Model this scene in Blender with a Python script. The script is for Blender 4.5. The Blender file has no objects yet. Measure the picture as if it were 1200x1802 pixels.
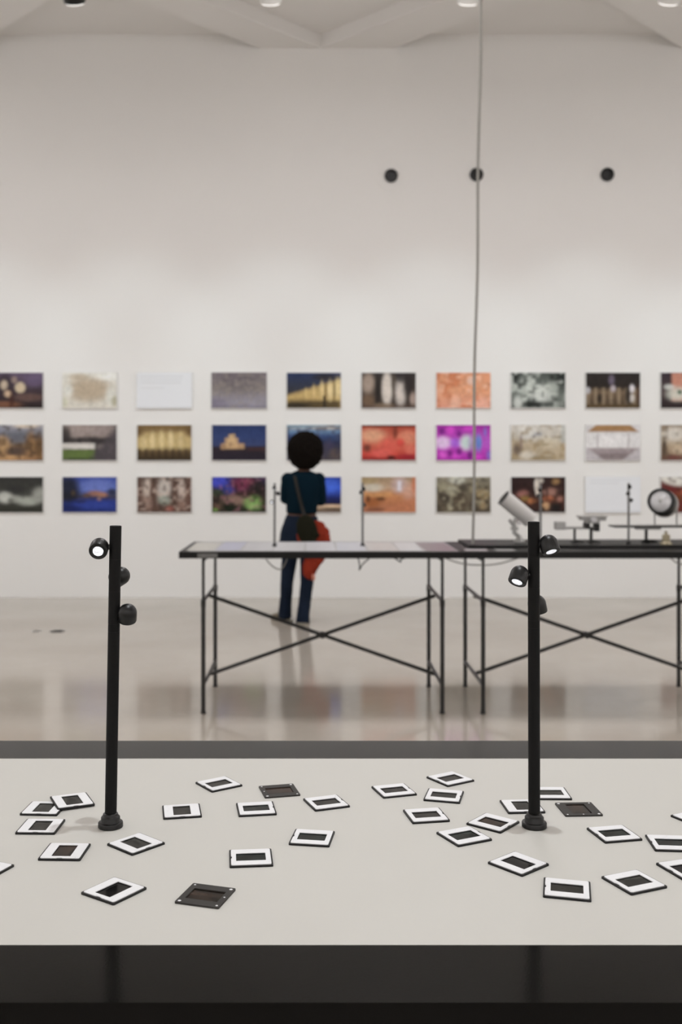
import bpy, bmesh, math, random
import numpy as np
from mathutils import Vector, Matrix, Quaternion
R = math.radians
SC = bpy.context.scene
COL = SC.collection

# ------------------------------------------------------------------ camera, light, exposure
F = 1800.0            # focal length in pixels of the 1200x1802 frame
CX, CY = 555.0, 811.0 # where the line of sight meets the frame
H = 1.47              # eye height
cam_d = bpy.data.cameras.new('camera')
cam_d.sensor_fit = 'VERTICAL'; cam_d.sensor_height = 36; cam_d.sensor_width = 24
cam_d.lens = 36 * F / 1802
cam_d.shift_x = (600 - CX) / 1802
cam_d.shift_y = -(901 - CY) / 1802
cam_d.clip_start = 0.05
cam_d.dof.use_dof = True
cam_d.dof.focus_distance = 1.27
cam_d.dof.aperture_fstop = 6.8
cam = bpy.data.objects.new('camera', cam_d); COL.objects.link(cam)
cam.location = (0, 0, H); cam.rotation_euler = (R(90), 0, 0)
SC.camera = cam

SC.view_settings.view_transform = 'Standard'
SC.view_settings.look = 'None'
SC.view_settings.gamma = 1
SC.view_settings.use_curve_mapping = False
SC.view_settings.exposure = -0.15
SC.cycles.max_bounces = 10
SC.cycles.diffuse_bounces = 6
SC.cycles.glossy_bounces = 4
SC.cycles.use_denoising = True
SC.cycles.sample_clamp_indirect = 6.0

w = bpy.data.worlds.new('world'); SC.world = w; w.use_nodes = True
w.node_tree.nodes['Background'].inputs['Color'].default_value = (0.9, 0.93, 1, 1)
w.node_tree.nodes['Background'].inputs['Strength'].default_value = 0.05

WALL_Y = 11.03
CEIL = 5.92
ROOM = (-7.5, 9.5, -5.0, WALL_Y)

def light(kind, name, loc, energy, color, target=None, **kw):
    d = bpy.data.lights.new(name, kind); d.energy = energy; d.color = color
    for k, v in kw.items(): setattr(d, k, v)
    o = bpy.data.objects.new(name, d); COL.objects.link(o); o.location = loc
    if target is not None:
        o.rotation_euler = (Vector(target) - Vector(loc)).to_track_quat('-Z', 'Y').to_euler()
    return o

AMBIENT, WASH, TABLE_SPOT, KEY = 86.0, 80.0, 320.0, 0.10
FILL_REAR, FILL_SIDE = 440.0, 300.0
WARM, COOL = (0.985, 0.965, 1.0), (0.83, 1.0, 1.06)
# fill lights added for ambient, out of view, each given an invented panel fitting
FILL_PANELS = [(-4.6, 2.4), (0.6, 2.6), (0.6, 6.6), (5.6, 2.4), (-4.6, 6.6), (5.6, 6.6)]
for x, y in FILL_PANELS:
    light('AREA', 'fill_panel_light', (x, y, 5.60), AMBIENT * (1.0 if y > 3.5 else 0.18), WARM, shape='RECTANGLE', size=1.5, size_y=1.0)
# wall washers on the track
WASH_Y, WASH_Z = 8.4, 5.33
WASH_X = [-5.25, -3.6, -1.99, -0.37, 1.26, 2.92, 4.55, 6.2]
for x in WASH_X:
    light('SPOT', 'wash_light', (x, WASH_Y + 0.10, WASH_Z - 0.20), WASH * (0.9 if x < -1 else 1), COOL, target=(x, WALL_Y, 1.62),
          spot_size=R(57), spot_blend=0.75, shadow_soft_size=0.05)
# unseen fill spots added; bounce off side and rear walls brightens the far wall
REAR_FILL = [((x, -2.4, 5.4), (x, -5.0, 3.3)) for x in (-5.6, -3.2, -0.8, 1.6, 4.0, 6.4, 8.4)]
SIDE_FILL = [((-4.9, y, 5.4), (-7.5, y, 3.3)) for y in (-2.0, 0.6, 3.2, 5.8)] + [((6.9, y, 5.4), (9.5, y, 3.3)) for y in (-2.0, 0.6, 3.2, 5.8)]
for p, q in REAR_FILL: light('SPOT', 'wash_light', p, FILL_REAR, WARM, target=q, spot_size=R(110), spot_blend=0.8, shadow_soft_size=0.1)
for p, q in SIDE_FILL: light('SPOT', 'wash_light', p, FILL_SIDE, WARM, target=q, spot_size=R(110), spot_blend=0.8, shadow_soft_size=0.1)
# spot above the slide table
light('SPOT', 'table_light', (0.30, 1.35, 5.55), TABLE_SPOT, (0.93, 0.975, 1.0), target=(0.05, 1.3, 1.0), spot_size=R(40), spot_blend=0.6, shadow_soft_size=0.035)

# ------------------------------------------------------------------ materials
def s2l(c):
    c = c / 255.0
    return c / 12.92 if c <= 0.04045 else ((c + 0.055) / 1.055) ** 2.4
def rgb(r, g, b): return (s2l(r), s2l(g), s2l(b), 1)

def mat(name, color, rough=0.5, metal=0.0, spec=0.5, noise=0.0, nscale=20, bump=0.0, bscale=60, emit=None, estr=0, coat=0, detail=3, coatr=.1):
    m = bpy.data.materials.new(name); m.use_nodes = True
    nt = m.node_tree; b = nt.nodes['Principled BSDF']
    b.inputs['Base Color'].default_value = color
    b.inputs['Roughness'].default_value = rough
    b.inputs['Metallic'].default_value = metal
    b.inputs['Specular IOR Level'].default_value = spec
    if coat:
        b.inputs['Coat Weight'].default_value = coat; b.inputs['Coat Roughness'].default_value = coatr
    if emit:
        b.inputs['Emission Color'].default_value = emit; b.inputs['Emission Strength'].default_value = estr
    tc = nt.nodes.new('ShaderNodeTexCoord')
    if noise:
        n = nt.nodes.new('ShaderNodeTexNoise'); n.inputs['Scale'].default_value = nscale; n.inputs['Detail'].default_value = detail
        nt.links.new(tc.outputs['Object'], n.inputs['Vector'])
        mx = nt.nodes.new('ShaderNodeMix'); mx.data_type = 'RGBA'
        mx.inputs['A'].default_value = tuple(c * (1 - noise) for c in color[:3]) + (1,)
        mx.inputs['B'].default_value = tuple(min(1, c * (1 + noise)) for c in color[:3]) + (1,)
        nt.links.new(n.outputs['Fac'], mx.inputs['Factor']); nt.links.new(mx.outputs['Result'], b.inputs['Base Color'])
    if bump:
        n = nt.nodes.new('ShaderNodeTexNoise'); n.inputs['Scale'].default_value = bscale
        nt.links.new(tc.outputs['Object'], n.inputs['Vector'])
        bp = nt.nodes.new('ShaderNodeBump'); bp.inputs['Strength'].default_value = bump; bp.inputs['Distance'].default_value = 0.002
        nt.links.new(n.outputs['Fac'], bp.inputs['Height']); nt.links.new(bp.outputs['Normal'], b.inputs['Normal'])
    return m

M = {}
M['wall'] = mat('white wall paint', (0.80, 0.79, 0.77, 1), 0.85, spec=0.2, noise=0.012, nscale=1.5, bump=0.05)
M['ceiling'] = mat('white ceiling paint', (0.80, 0.785, 0.765, 1), 0.9, spec=0.1, noise=0.01, nscale=1.0)
M['black'] = mat('black satin metal', (0.0038, 0.0036, 0.0034, 1), 0.38, spec=0.42, noise=0.1, nscale=300)
M['black_soft'] = mat('black powder coat', (0.0045, 0.0043, 0.0041, 1), 0.6, spec=0.18, bump=0.05, bscale=900)
M['seam'] = mat('seam matt black', (0.002, 0.002, 0.002, 1), 0.8, spec=0.05)  # plain matt black for the socket slots
M['table_white'] = mat('matt white laminate', (0.535, 0.525, 0.492, 1), 0.5, spec=0.2, noise=0.008, nscale=3)
M['table_frame'] = mat('dark grey lacquer', (0.0040, 0.0038, 0.0034, 1), 0.14, spec=0.15, noise=0.12, nscale=60, bump=0.02, bscale=400)
M['leg_metal'] = mat('dark steel tube', (0.022, 0.022, 0.021, 1), 0.35, metal=0.3, noise=0.1)
M['pole_grey'] = mat('grey steel tube', (0.17, 0.17, 0.168, 1), 0.35, metal=0.4, noise=0.1)
M['pale_surface'] = mat('pale display surface', (0.42, 0.42, 0.42, 1), 0.4, noise=0.15, nscale=6)
M['top_black'] = mat('black tabletop', (0.008, 0.0078, 0.0075, 1), 0.45, spec=0.25)
M['lens'] = mat('lit lens', (0.9, 0.93, 1, 1), 0.3, emit=(0.93, 0.96, 1, 1), estr=2.6)
def lens_facets(m):
    nt = m.node_tree; b = nt.nodes['Principled BSDF']
    v = nt.nodes.new('ShaderNodeTexVoronoi'); v.inputs['Scale'].default_value = 620
    tc = nt.nodes.new('ShaderNodeTexCoord'); nt.links.new(tc.outputs['Object'], v.inputs['Vector'])
    mr = nt.nodes.new('ShaderNodeMapRange'); mr.inputs['From Max'].default_value = 0.7
    mr.inputs['To Min'].default_value = 1.5; mr.inputs['To Max'].default_value = 0.25
    nt.links.new(v.outputs['Distance'], mr.inputs['Value']); nt.links.new(mr.outputs['Result'], b.inputs['Emission Strength'])
lens_facets(M['lens'])
M['slide_white'] = mat('white slide plastic', (0.76, 0.765, 0.78, 1), 0.45, spec=0.3)
M['slide_black'] = mat('black slide plastic', (0.008, 0.0078, 0.008, 1), 0.5, spec=0.25)
M['slide_grey'] = mat('dark grey slide plastic', (0.026, 0.0235, 0.0205, 1), 0.55, spec=0.3, noise=0.1, nscale=400)
M['alu'] = mat('grey aluminium', (0.42, 0.42, 0.41, 1), 0.4, metal=0.6, noise=0.05)
M['steel'] = mat('polished steel', (0.5, 0.5, 0.5, 1), 0.25, metal=0.9, noise=0.05)
M['white_enamel'] = mat('pale grey enamel', (0.62, 0.61, 0.59, 1), 0.45, noise=0.02)
M['pale'] = mat('white fitting plastic', (0.75, 0.74, 0.72, 1), 0.4, noise=0.01)
M['brass'] = mat('olive brass', (0.30, 0.26, 0.17, 1), 0.45, metal=0.3, noise=0.1)
M['cable'] = mat('grey cable', (0.30, 0.295, 0.27, 1), 0.6, noise=0.05)
M['dark_cable'] = mat('black cable', (0.03, 0.03, 0.03, 1), 0.6, noise=0.05)
M['glass_lens'] = mat('glass lens', (0.62, 0.62, 0.64, 1), 0.12, spec=0.8, coat=0.6, noise=0.1, nscale=30)
M['panel'] = mat('lit fill panel', (0.9, 0.88, 0.84, 1), 0.5, emit=(1.0, 0.93, 0.85, 1), estr=1.0)  # glowing face of the added fill panels
M['hair'] = mat('dark brown hair', (0.006, 0.0042, 0.0030, 1), 0.9, spec=0.1, noise=0.5, nscale=60, bump=0.8, bscale=90)
M['skin'] = mat('brown skin', (0.085, 0.038, 0.022, 1), 0.55, spec=0.3, noise=0.06, nscale=20)
M['sweater'] = mat('dark teal knit', (0.0022, 0.0110, 0.019, 1), 0.95, spec=0.08, noise=0.15, nscale=200, bump=0.3, bscale=250)
M['jeans'] = mat('dark blue denim', (0.0100, 0.0160, 0.030, 1), 0.9, spec=0.1, noise=0.30, nscale=9, bump=0.3, bscale=500)
M['shoe'] = mat('beige suede', (0.15, 0.125, 0.085, 1), 0.8, noise=0.1)
M['sole'] = mat('pale rubber sole', (0.26, 0.24, 0.19, 1), 0.7, noise=0.05)
M['bag'] = mat('dark olive canvas', (0.012, 0.012, 0.0065, 1), 0.9, spec=0.1, noise=0.2, nscale=80, bump=0.2)
M['strap'] = mat('brown strap', (0.010, 0.0085, 0.006, 1), 0.9, noise=0.1)
M['red'] = mat('brick red fabric', (0.23, 0.028, 0.013, 1), 0.85, spec=0.1, noise=0.25, nscale=12, bump=0.3)
M['lining'] = mat('pale jacket lining', (0.50, 0.20, 0.14, 1), 0.9, spec=0.1, noise=0.2, nscale=20)
M['light_leds'] = mat('washer diffuser', (0.9, 0.9, 0.88, 1), 0.4, emit=(1, 0.97, 0.93, 1), estr=2.5)
M['label'] = mat('pale edge patch', (0.16, 0.16, 0.155, 1), 0.6, noise=0.5, nscale=60)

def floor_mat():
    m = mat('polished concrete', (0.46, 0.425, 0.375, 1), 0.16, spec=0.35)
    nt = m.node_tree; b = nt.nodes['Principled BSDF']
    tc = nt.nodes.new('ShaderNodeTexCoord')
    n1 = nt.nodes.new('ShaderNodeTexNoise'); n1.inputs['Scale'].default_value = 0.9; n1.inputs['Detail'].default_value = 6
    n2 = nt.nodes.new('ShaderNodeTexNoise'); n2.inputs['Scale'].default_value = 14; n2.inputs['Detail'].default_value = 8
    for n in (n1, n2): nt.links.new(tc.outputs['Object'], n.inputs['Vector'])
    r1 = nt.nodes.new('ShaderNodeValToRGB')
    r1.color_ramp.elements[0].position = 0.3; r1.color_ramp.elements[0].color = (0.445, 0.398, 0.34, 1)
    r1.color_ramp.elements[1].position = 0.7; r1.color_ramp.elements[1].color = (0.525, 0.484, 0.424, 1)
    nt.links.new(n1.outputs['Fac'], r1.inputs['Fac'])
    mx = nt.nodes.new('ShaderNodeMix'); mx.data_type = 'RGBA'; mx.blend_type = 'MULTIPLY'; mx.inputs['Factor'].default_value = 0.08
    nt.links.new(r1.outputs['Color'], mx.inputs['A']); nt.links.new(n2.outputs['Fac'], mx.inputs['B'])
    nt.links.new(mx.outputs['Result'], b.inputs['Base Color'])
    mr = nt.nodes.new('ShaderNodeMapRange'); mr.inputs['To Min'].default_value = 0.085; mr.inputs['To Max'].default_value = 0.14
    nt.links.new(n1.outputs['Fac'], mr.inputs['Value']); nt.links.new(mr.outputs['Result'], b.inputs['Roughness'])
    return m
M['floor'] = floor_mat()

def film_mat(name, seed, a=(0.012, 0.012, 0.010), c=(0.05, 0.047, 0.04), scale=60, wave=False):
    m = bpy.data.materials.new(name); m.use_nodes = True; nt = m.node_tree; b = nt.nodes['Principled BSDF']
    b.inputs['Roughness'].default_value = 0.10; b.inputs['Specular IOR Level'].default_value = 0.12
    tc = nt.nodes.new('ShaderNodeTexCoord'); mp = nt.nodes.new('ShaderNodeMapping')
    mp.inputs['Location'].default_value = (seed * 3.1, seed * 1.7, seed)
    mp.inputs['Scale'].default_value = (0.6, 1.5, 1)
    nt.links.new(tc.outputs['Object'], mp.inputs['Vector'])
    n = nt.nodes.new('ShaderNodeTexNoise'); n.inputs['Scale'].default_value = scale; n.inputs['Detail'].default_value = 5
    n.inputs['Distortion'].default_value = 0.8
    nt.links.new(mp.outputs['Vector'], n.inputs['Vector'])
    r = nt.nodes.new('ShaderNodeValToRGB'); r.color_ramp.elements[0].position = 0.42; r.color_ramp.elements[1].position = 0.72
    r.color_ramp.elements[0].color = tuple(v * .6 for v in a) + (1,); r.color_ramp.elements[1].color = tuple(v * .75 for v in c) + (1,)
    nt.links.new(n.outputs['Fac'], r.inputs['Fac']); nt.links.new(r.outputs['Color'], b.inputs['Base Color'])
    return m
FILMS = [film_mat('film plain', 1), film_mat('film grey', 2, (0.016, 0.016, 0.014), (0.075, 0.075, 0.066), 45),
         film_mat('film brown', 3, (0.012, 0.009, 0.007), (0.06, 0.038, 0.027), 50),
         film_mat('film green', 4, (0.010, 0.012, 0.010), (0.035, 0.05, 0.045), 80),
         film_mat('film dark', 5, (0.006, 0.006, 0.007), (0.026, 0.024, 0.023), 40),
         film_mat('film red brown', 6, (0.030, 0.017, 0.012), (0.10, 0.060, 0.045), 40)]

def vcol_mat(name, rough=0.55):
    m = bpy.data.materials.new(name); m.use_nodes = True; nt = m.node_tree; b = nt.nodes['Principled BSDF']
    b.inputs['Roughness'].default_value = rough; b.inputs['Specular IOR Level'].default_value = 0.15
    a = nt.nodes.new('ShaderNodeAttribute'); a.attribute_name = 'Col'
    nt.links.new(a.outputs['Color'], b.inputs['Base Color'])
    return m
M['print'] = vcol_mat('photographic print')

# ------------------------------------------------------------------ mesh helpers
def finish(bm, name, m, parent=None, smooth=None, bevel=0.0):
    me = bpy.data.meshes.new(name); bm.normal_update(); bm.to_mesh(me); bm.free()
    o = bpy.data.objects.new(name, me); COL.objects.link(o)
    me.materials.append(M[m] if isinstance(m, str) else m)
    if smooth is not None:
        for p in me.polygons: p.use_smooth = True
        if smooth < 180:
            me.set_sharp_from_angle(angle=R(smooth))
    if bevel:
        bv = o.modifiers.new('bevel', 'BEVEL'); bv.width = bevel; bv.segments = 2; bv.limit_method = 'ANGLE'
    if parent is not None: o.parent = parent
    return o

def box(bm, c, s, rot=None):
    mt = Matrix.Translation(c)
    if rot is not None: mt = mt @ rot.to_matrix().to_4x4() if isinstance(rot, Quaternion) else mt @ rot
    r = bmesh.ops.create_cube(bm, size=1.0, matrix=mt @ Matrix.Diagonal((s[0], s[1], s[2], 1)))
    return r['verts']

def tube(bm, a, b, r1, r2=None, seg=16, cap=True):
    a, b = Vector(a), Vector(b); r2 = r1 if r2 is None else r2
    q = (b - a).to_track_quat('Z', 'Y')
    bmesh.ops.create_cone(bm, cap_ends=cap, cap_tris=False, segments=seg, radius1=r1, radius2=r2, depth=(b - a).length,
                          matrix=Matrix.Translation((a + b) / 2) @ q.to_matrix().to_4x4())

def lathe(bm, prof, mt=None, seg=32, cap=True):
    """prof: (radius, z) list; revolved round z."""
    mt = mt or Matrix.Identity(4); rings = []
    for r, z in prof:
        if r < 1e-6: rings.append([bm.verts.new(mt @ Vector((0, 0, z)))])
        else: rings.append([bm.verts.new(mt @ Vector((r * math.cos(2 * math.pi * i / seg), r * math.sin(2 * math.pi * i / seg), z))) for i in range(seg)])
    for A, B in zip(rings, rings[1:]):
        for i in range(seg):
            j = (i + 1) % seg
            if len(A) == 1 and len(B) == 1: continue
            if len(A) == 1: bm.faces.new((A[0], B[j], B[i]))
            elif len(B) == 1: bm.faces.new((A[i], A[j], B[0]))
            else: bm.faces.new((A[i], A[j], B[j], B[i]))
    if not cap: return
    if len(rings[0]) > 1: bm.faces.new(rings[0][::-1])
    if len(rings[-1]) > 1: bm.faces.new(rings[-1])

def curve_tube(name, pts, r, m, parent=None, res=4):
    cu = bpy.data.curves.new(name, 'CURVE'); cu.dimensions = '3D'; cu.bevel_depth = r; cu.bevel_resolution = 3; cu.use_fill_caps = True
    sp = cu.splines.new('NURBS'); sp.points.add(len(pts) - 1)
    for i, p in enumerate(pts): sp.points[i].co = tuple(p) + (1,)
    sp.use_endpoint_u = True; sp.order_u = 3; sp.resolution_u = res
    o = bpy.data.objects.new(name, cu); COL.objects.link(o)
    dg = bpy.context.evaluated_depsgraph_get()
    me = bpy.data.meshes.new_from_object(o.evaluated_get(dg)); me.name = name
    bpy.data.objects.remove(o); bpy.data.curves.remove(cu)
    n = bpy.data.objects.new(name, me); COL.objects.link(n); me.materials.clear(); me.materials.append(M[m])
    for p in me.polygons: p.use_smooth = True
    if parent is not None: n.parent = parent
    return n

def plate_mesh(name, loops, z0, z1):
    """flat plate with holes: loops are closed 2D outlines (first outer), between z0 and z1."""
    cu = bpy.data.curves.new(name, 'CURVE'); cu.dimensions = '2D'; cu.fill_mode = 'BOTH'; cu.extrude = (z1 - z0) / 2
    for lp in loops:
        sp = cu.splines.new('POLY'); sp.points.add(len(lp) - 1); sp.use_cyclic_u = True
        for i, (x, y) in enumerate(lp): sp.points[i].co = (x, y, 0, 1)
    o = bpy.data.objects.new(name, cu); COL.objects.link(o)
    dg = bpy.context.evaluated_depsgraph_get()
    me = bpy.data.meshes.new_from_object(o.evaluated_get(dg)); me.name = name
    bpy.data.objects.remove(o); bpy.data.curves.remove(cu)
    me.transform(Matrix.Translation((0, 0, (z0 + z1) / 2)))
    me.materials.clear()
    return me

def thing(name, label, cat, loc=(0, 0, 0), rz=0, group=None):
    o = bpy.data.objects.new(name, None); COL.objects.link(o); o.empty_display_size = 0.05
    o.location = loc; o.rotation_euler = (0, 0, rz); o['label'] = label; o['category'] = cat
    if group: o['group'] = group
    return o
def tag(o, label, cat, group=None, kind=None):
    o['label'] = label; o['category'] = cat
    if group: o['group'] = group
    if kind: o['kind'] = kind
    return o
def struct(name, bm, m, label=None, smooth=None):
    o = finish(bm, name, m, smooth=smooth); o['kind'] = 'structure'
    if label: o['label'] = label
    return o

# ------------------------------------------------------------------ room shell
x0, x1, y0, y1 = ROOM
b = bmesh.new(); box(b, ((x0 + x1) / 2, (y0 + y1) / 2, -0.1), (x1 - x0, y1 - y0, 0.2)); struct('floor', b, 'floor')
b = bmesh.new(); box(b, ((x0 + x1) / 2, y1 + 0.15, 3.1), (x1 - x0 + .6, 0.3, 6.6)); struct('wall_back', b, 'wall')
b = bmesh.new(); box(b, (x0 - 0.15, (y0 + y1) / 2, 3.1), (0.3, y1 - y0, 6.6)); struct('wall_left', b, 'wall')
b = bmesh.new(); box(b, (x1 + 0.15, (y0 + y1) / 2, 3.1), (0.3, y1 - y0, 6.6)); struct('wall_right', b, 'wall')
b = bmesh.new(); box(b, ((x0 + x1) / 2, y0 - 0.15, 3.1), (x1 - x0 + .6, 0.3, 6.6)); struct('wall_front', b, 'wall')
RIB = 0.15
b = bmesh.new(); box(b, ((x0 + x1) / 2, (y0 + y1) / 2, CEIL + RIB + 0.1), (x1 - x0, y1 - y0, 0.2)); struct('ceiling', b, 'ceiling')
# diagonal ceiling beams, both directions, each cut off at the walls
def beam(xa, xb, sgn):
    """prism whose foot on the back wall spans xa..xb and which runs towards the camera along (sgn, -1)."""
    bm = bmesh.new(); pts = []
    L = y1 - y0
    poly = [(xa, y1), (xb, y1), (xb + sgn * L, y0), (xa + sgn * L, y0)]
    def clip(poly, f, inter):
        out = []
        for i, p in enumerate(poly):
            q = poly[(i + 1) % len(poly)]
            if f(p): out.append(p)
            if f(p) != f(q): out.append(inter(p, q))
        return out
    def ix(xc): return lambda p, q: (xc, p[1] + (q[1] - p[1]) * (xc - p[0]) / (q[0] - p[0]))
    poly = clip(poly, lambda p: p[0] >= x0, ix(x0))
    if len(poly) >= 3: poly = clip(poly, lambda p: p[0] <= x1, ix(x1))
    if len(poly) < 3: bm.free(); return
    lo = [bm.verts.new((p[0], p[1], CEIL)) for p in poly]; hi = [bm.verts.new((p[0], p[1], CEIL + RIB + 0.02)) for p in poly]
    bm.faces.new(lo); bm.faces.new(hi[::-1])
    for i in range(len(poly)):
        j = (i + 1) % len(poly); bm.faces.new((lo[j], lo[i], hi[i], hi[j]))
    bmesh.ops.recalc_face_normals(bm, faces=bm.faces[:])
    return bm
n = 1
for k in range(-2, 6):
    for xa, xb, sg in ((-0.60 + 4.55 * k, 0.06 + 4.55 * k, -1), (0.06 + 4.55 * (k - 3), 0.83 + 4.55 * (k - 3), 1)):
        bm = beam(xa, xb, sg)
        if bm is None: continue
        o = struct('trim_%d' % n, bm, 'ceiling'); n += 1

# ------------------------------------------------------------------ added fill panels, track, wall washers and added fill spots
PLAB = {(-4.6, 2.4): 'on the left side, near the slide table', (0.6, 2.6): 'in the middle, just beyond the slide table',
        (0.6, 6.6): 'in the middle, above the trestle tables', (5.6, 2.4): 'on the right side, near the slide table', (-4.6, 6.6): 'on the left side, near the photo wall',
        (5.6, 6.6): 'on the right side, near the photo wall'}
for x, y in FILL_PANELS:
    t = thing('fill_panel', 'added fill light panel, out of view, ' + PLAB[(x, y)], 'ceiling light', (x, y, 5.62), 0, 'added fill panels')
    b = bmesh.new(); box(b, (0, 0, 0.025), (1.6, 1.1, 0.03)); finish(b, 'frame', 'pale', t, bevel=0.005)
    b = bmesh.new(); box(b, (0, 0, 0.003), (1.5, 1.0, 0.012)); finish(b, 'diffuser', 'panel', t)
    for sx in (-.7, .7):
        b = bmesh.new(); tube(b, (sx, 0, 0.04), (sx, 0, 0.46), 0.004, seg=8); finish(b, 'suspension_wire', 'steel', t)
t = thing('lighting_track', 'white ceiling track carrying the wall spotlights', 'track', (0.5, WASH_Y, CEIL - 0.05))
b = bmesh.new(); box(b, (0, 0, 0), (12.6, 0.05, 0.06)); finish(b, 'rail', 'pale', t, bevel=0.004)
b = bmesh.new(); box(b, (0, 0, -0.031), (12.5, 0.015, 0.004)); finish(b, 'contact_slot', 'black', t)
SP = ['far left end of the track', 'second from the left end of the track', 'dark one, leftmost at the top edge of the photo',
      'white rim, second from the left at the top edge of the photo', 'white rim beside the top of the hanging cable',
      'at the top right corner of the photo', 'second from the right end of the track', 'far right end of the track']
for i, x in enumerate(WASH_X):
    t = thing('track_spotlight', 'ceiling track spotlight, ' + SP[i], 'spotlight', (x, WASH_Y, 5.25), 0, 'track spotlights lighting the photo wall')
    d = (Vector((0, WALL_Y - WASH_Y, 2.02 - 5.33))).normalized()
    q = d.to_track_quat('-Z', 'Y').to_matrix().to_4x4()
    b = bmesh.new()
    lathe(b, [(0.085, -0.10), (0.09, -0.09), (0.09, 0.14), (0.075, 0.16), (0, 0.162)], Matrix.Translation((0, 0.0, 0.09)) @ q, 28)
    finish(b, 'lamp_housing', 'black' if i == 2 else 'pale', t, 40)
    b = bmesh.new(); lathe(b, [(0.0, -0.005), (0.078, -0.005), (0.078, 0.0), (0, 0.0)], Matrix.Translation((0, 0, 0.09)) @ q @ Matrix.Translation((0, 0, -0.101)), 28)
    finish(b, 'lens', 'light_leds', t, 40)
    b = bmesh.new(); box(b, (-0.10, 0, 0.2), (0.02, 0.06, 0.32)); box(b, (-0.05, 0, 0.36), (0.12, 0.06, 0.02)); tube(b, (-0.03, 0, 0.36), (-0.03, 0, CEIL - 5.25 - 0.08), 0.02)
    finish(b, 'bracket', 'black', t, bevel=0.004)
    b = bmesh.new(); box(b, (0.02, 0, CEIL - 5.25 - 0.12), (0.22, 0.05, 0.07)); finish(b, 'driver_box', 'black', t, bevel=0.005)
NEARW = ['left corner', 'far left', 'left of the middle', 'middle', 'right of the middle', 'far right', 'right corner']
SIDEW = ['rearmost', 'second from the rear', 'third from the rear', 'foremost']
for i, (p, q) in enumerate(REAR_FILL + SIDE_FILL):  # housings for the added fill spots
    p, q = Vector(p), Vector(q)
    lab = ('added unseen fill spotlight facing the wall behind the viewer, ' + NEARW[i]) if i < 7 else ('added unseen fill spotlight facing the %s side wall, %s' % ('left' if i < 11 else 'right', SIDEW[(i - 7) % 4]))
    t = thing('fill_washer', lab, 'spotlight', p + Vector((0, 0, 0.1)), 0, 'added fill spotlights beside and behind the viewer')
    qm = (q - p).normalized().to_track_quat('-Z', 'Y').to_matrix().to_4x4()
    b = bmesh.new(); lathe(b, [(0.06, -0.04), (0.065, -0.03), (0.065, 0.14), (0, 0.15)], Matrix.Translation(-(q - p).normalized() * .08) @ qm, 20); finish(b, 'lamp_housing', 'pale', t, 40)
    b = bmesh.new(); tube(b, -(q - p).normalized() * .12, (0, 0, CEIL - t.location.z + .12), 0.01); finish(b, 'stem', 'pale', t)
t = thing('ceiling_spotlight', 'small ceiling spotlight above the slide table', 'spotlight', (0.30, 1.35, 5.6))
b = bmesh.new(); lathe(b, [(0.05, 0), (0.055, 0.01), (0.055, 0.16), (0, 0.17)], None, 24); finish(b, 'lamp_housing', 'black', t, 40)
b = bmesh.new(); tube(b, (0, 0, 0.16), (0, 0, CEIL + RIB - 5.6), 0.008); finish(b, 'stem', 'black', t)
b = bmesh.new(); lathe(b, [(0.0, -0.004), (0.046, -0.004), (0.046, 0.0), (0, 0.0)], None, 24); finish(b, 'lens', 'light_leds', t)

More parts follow.
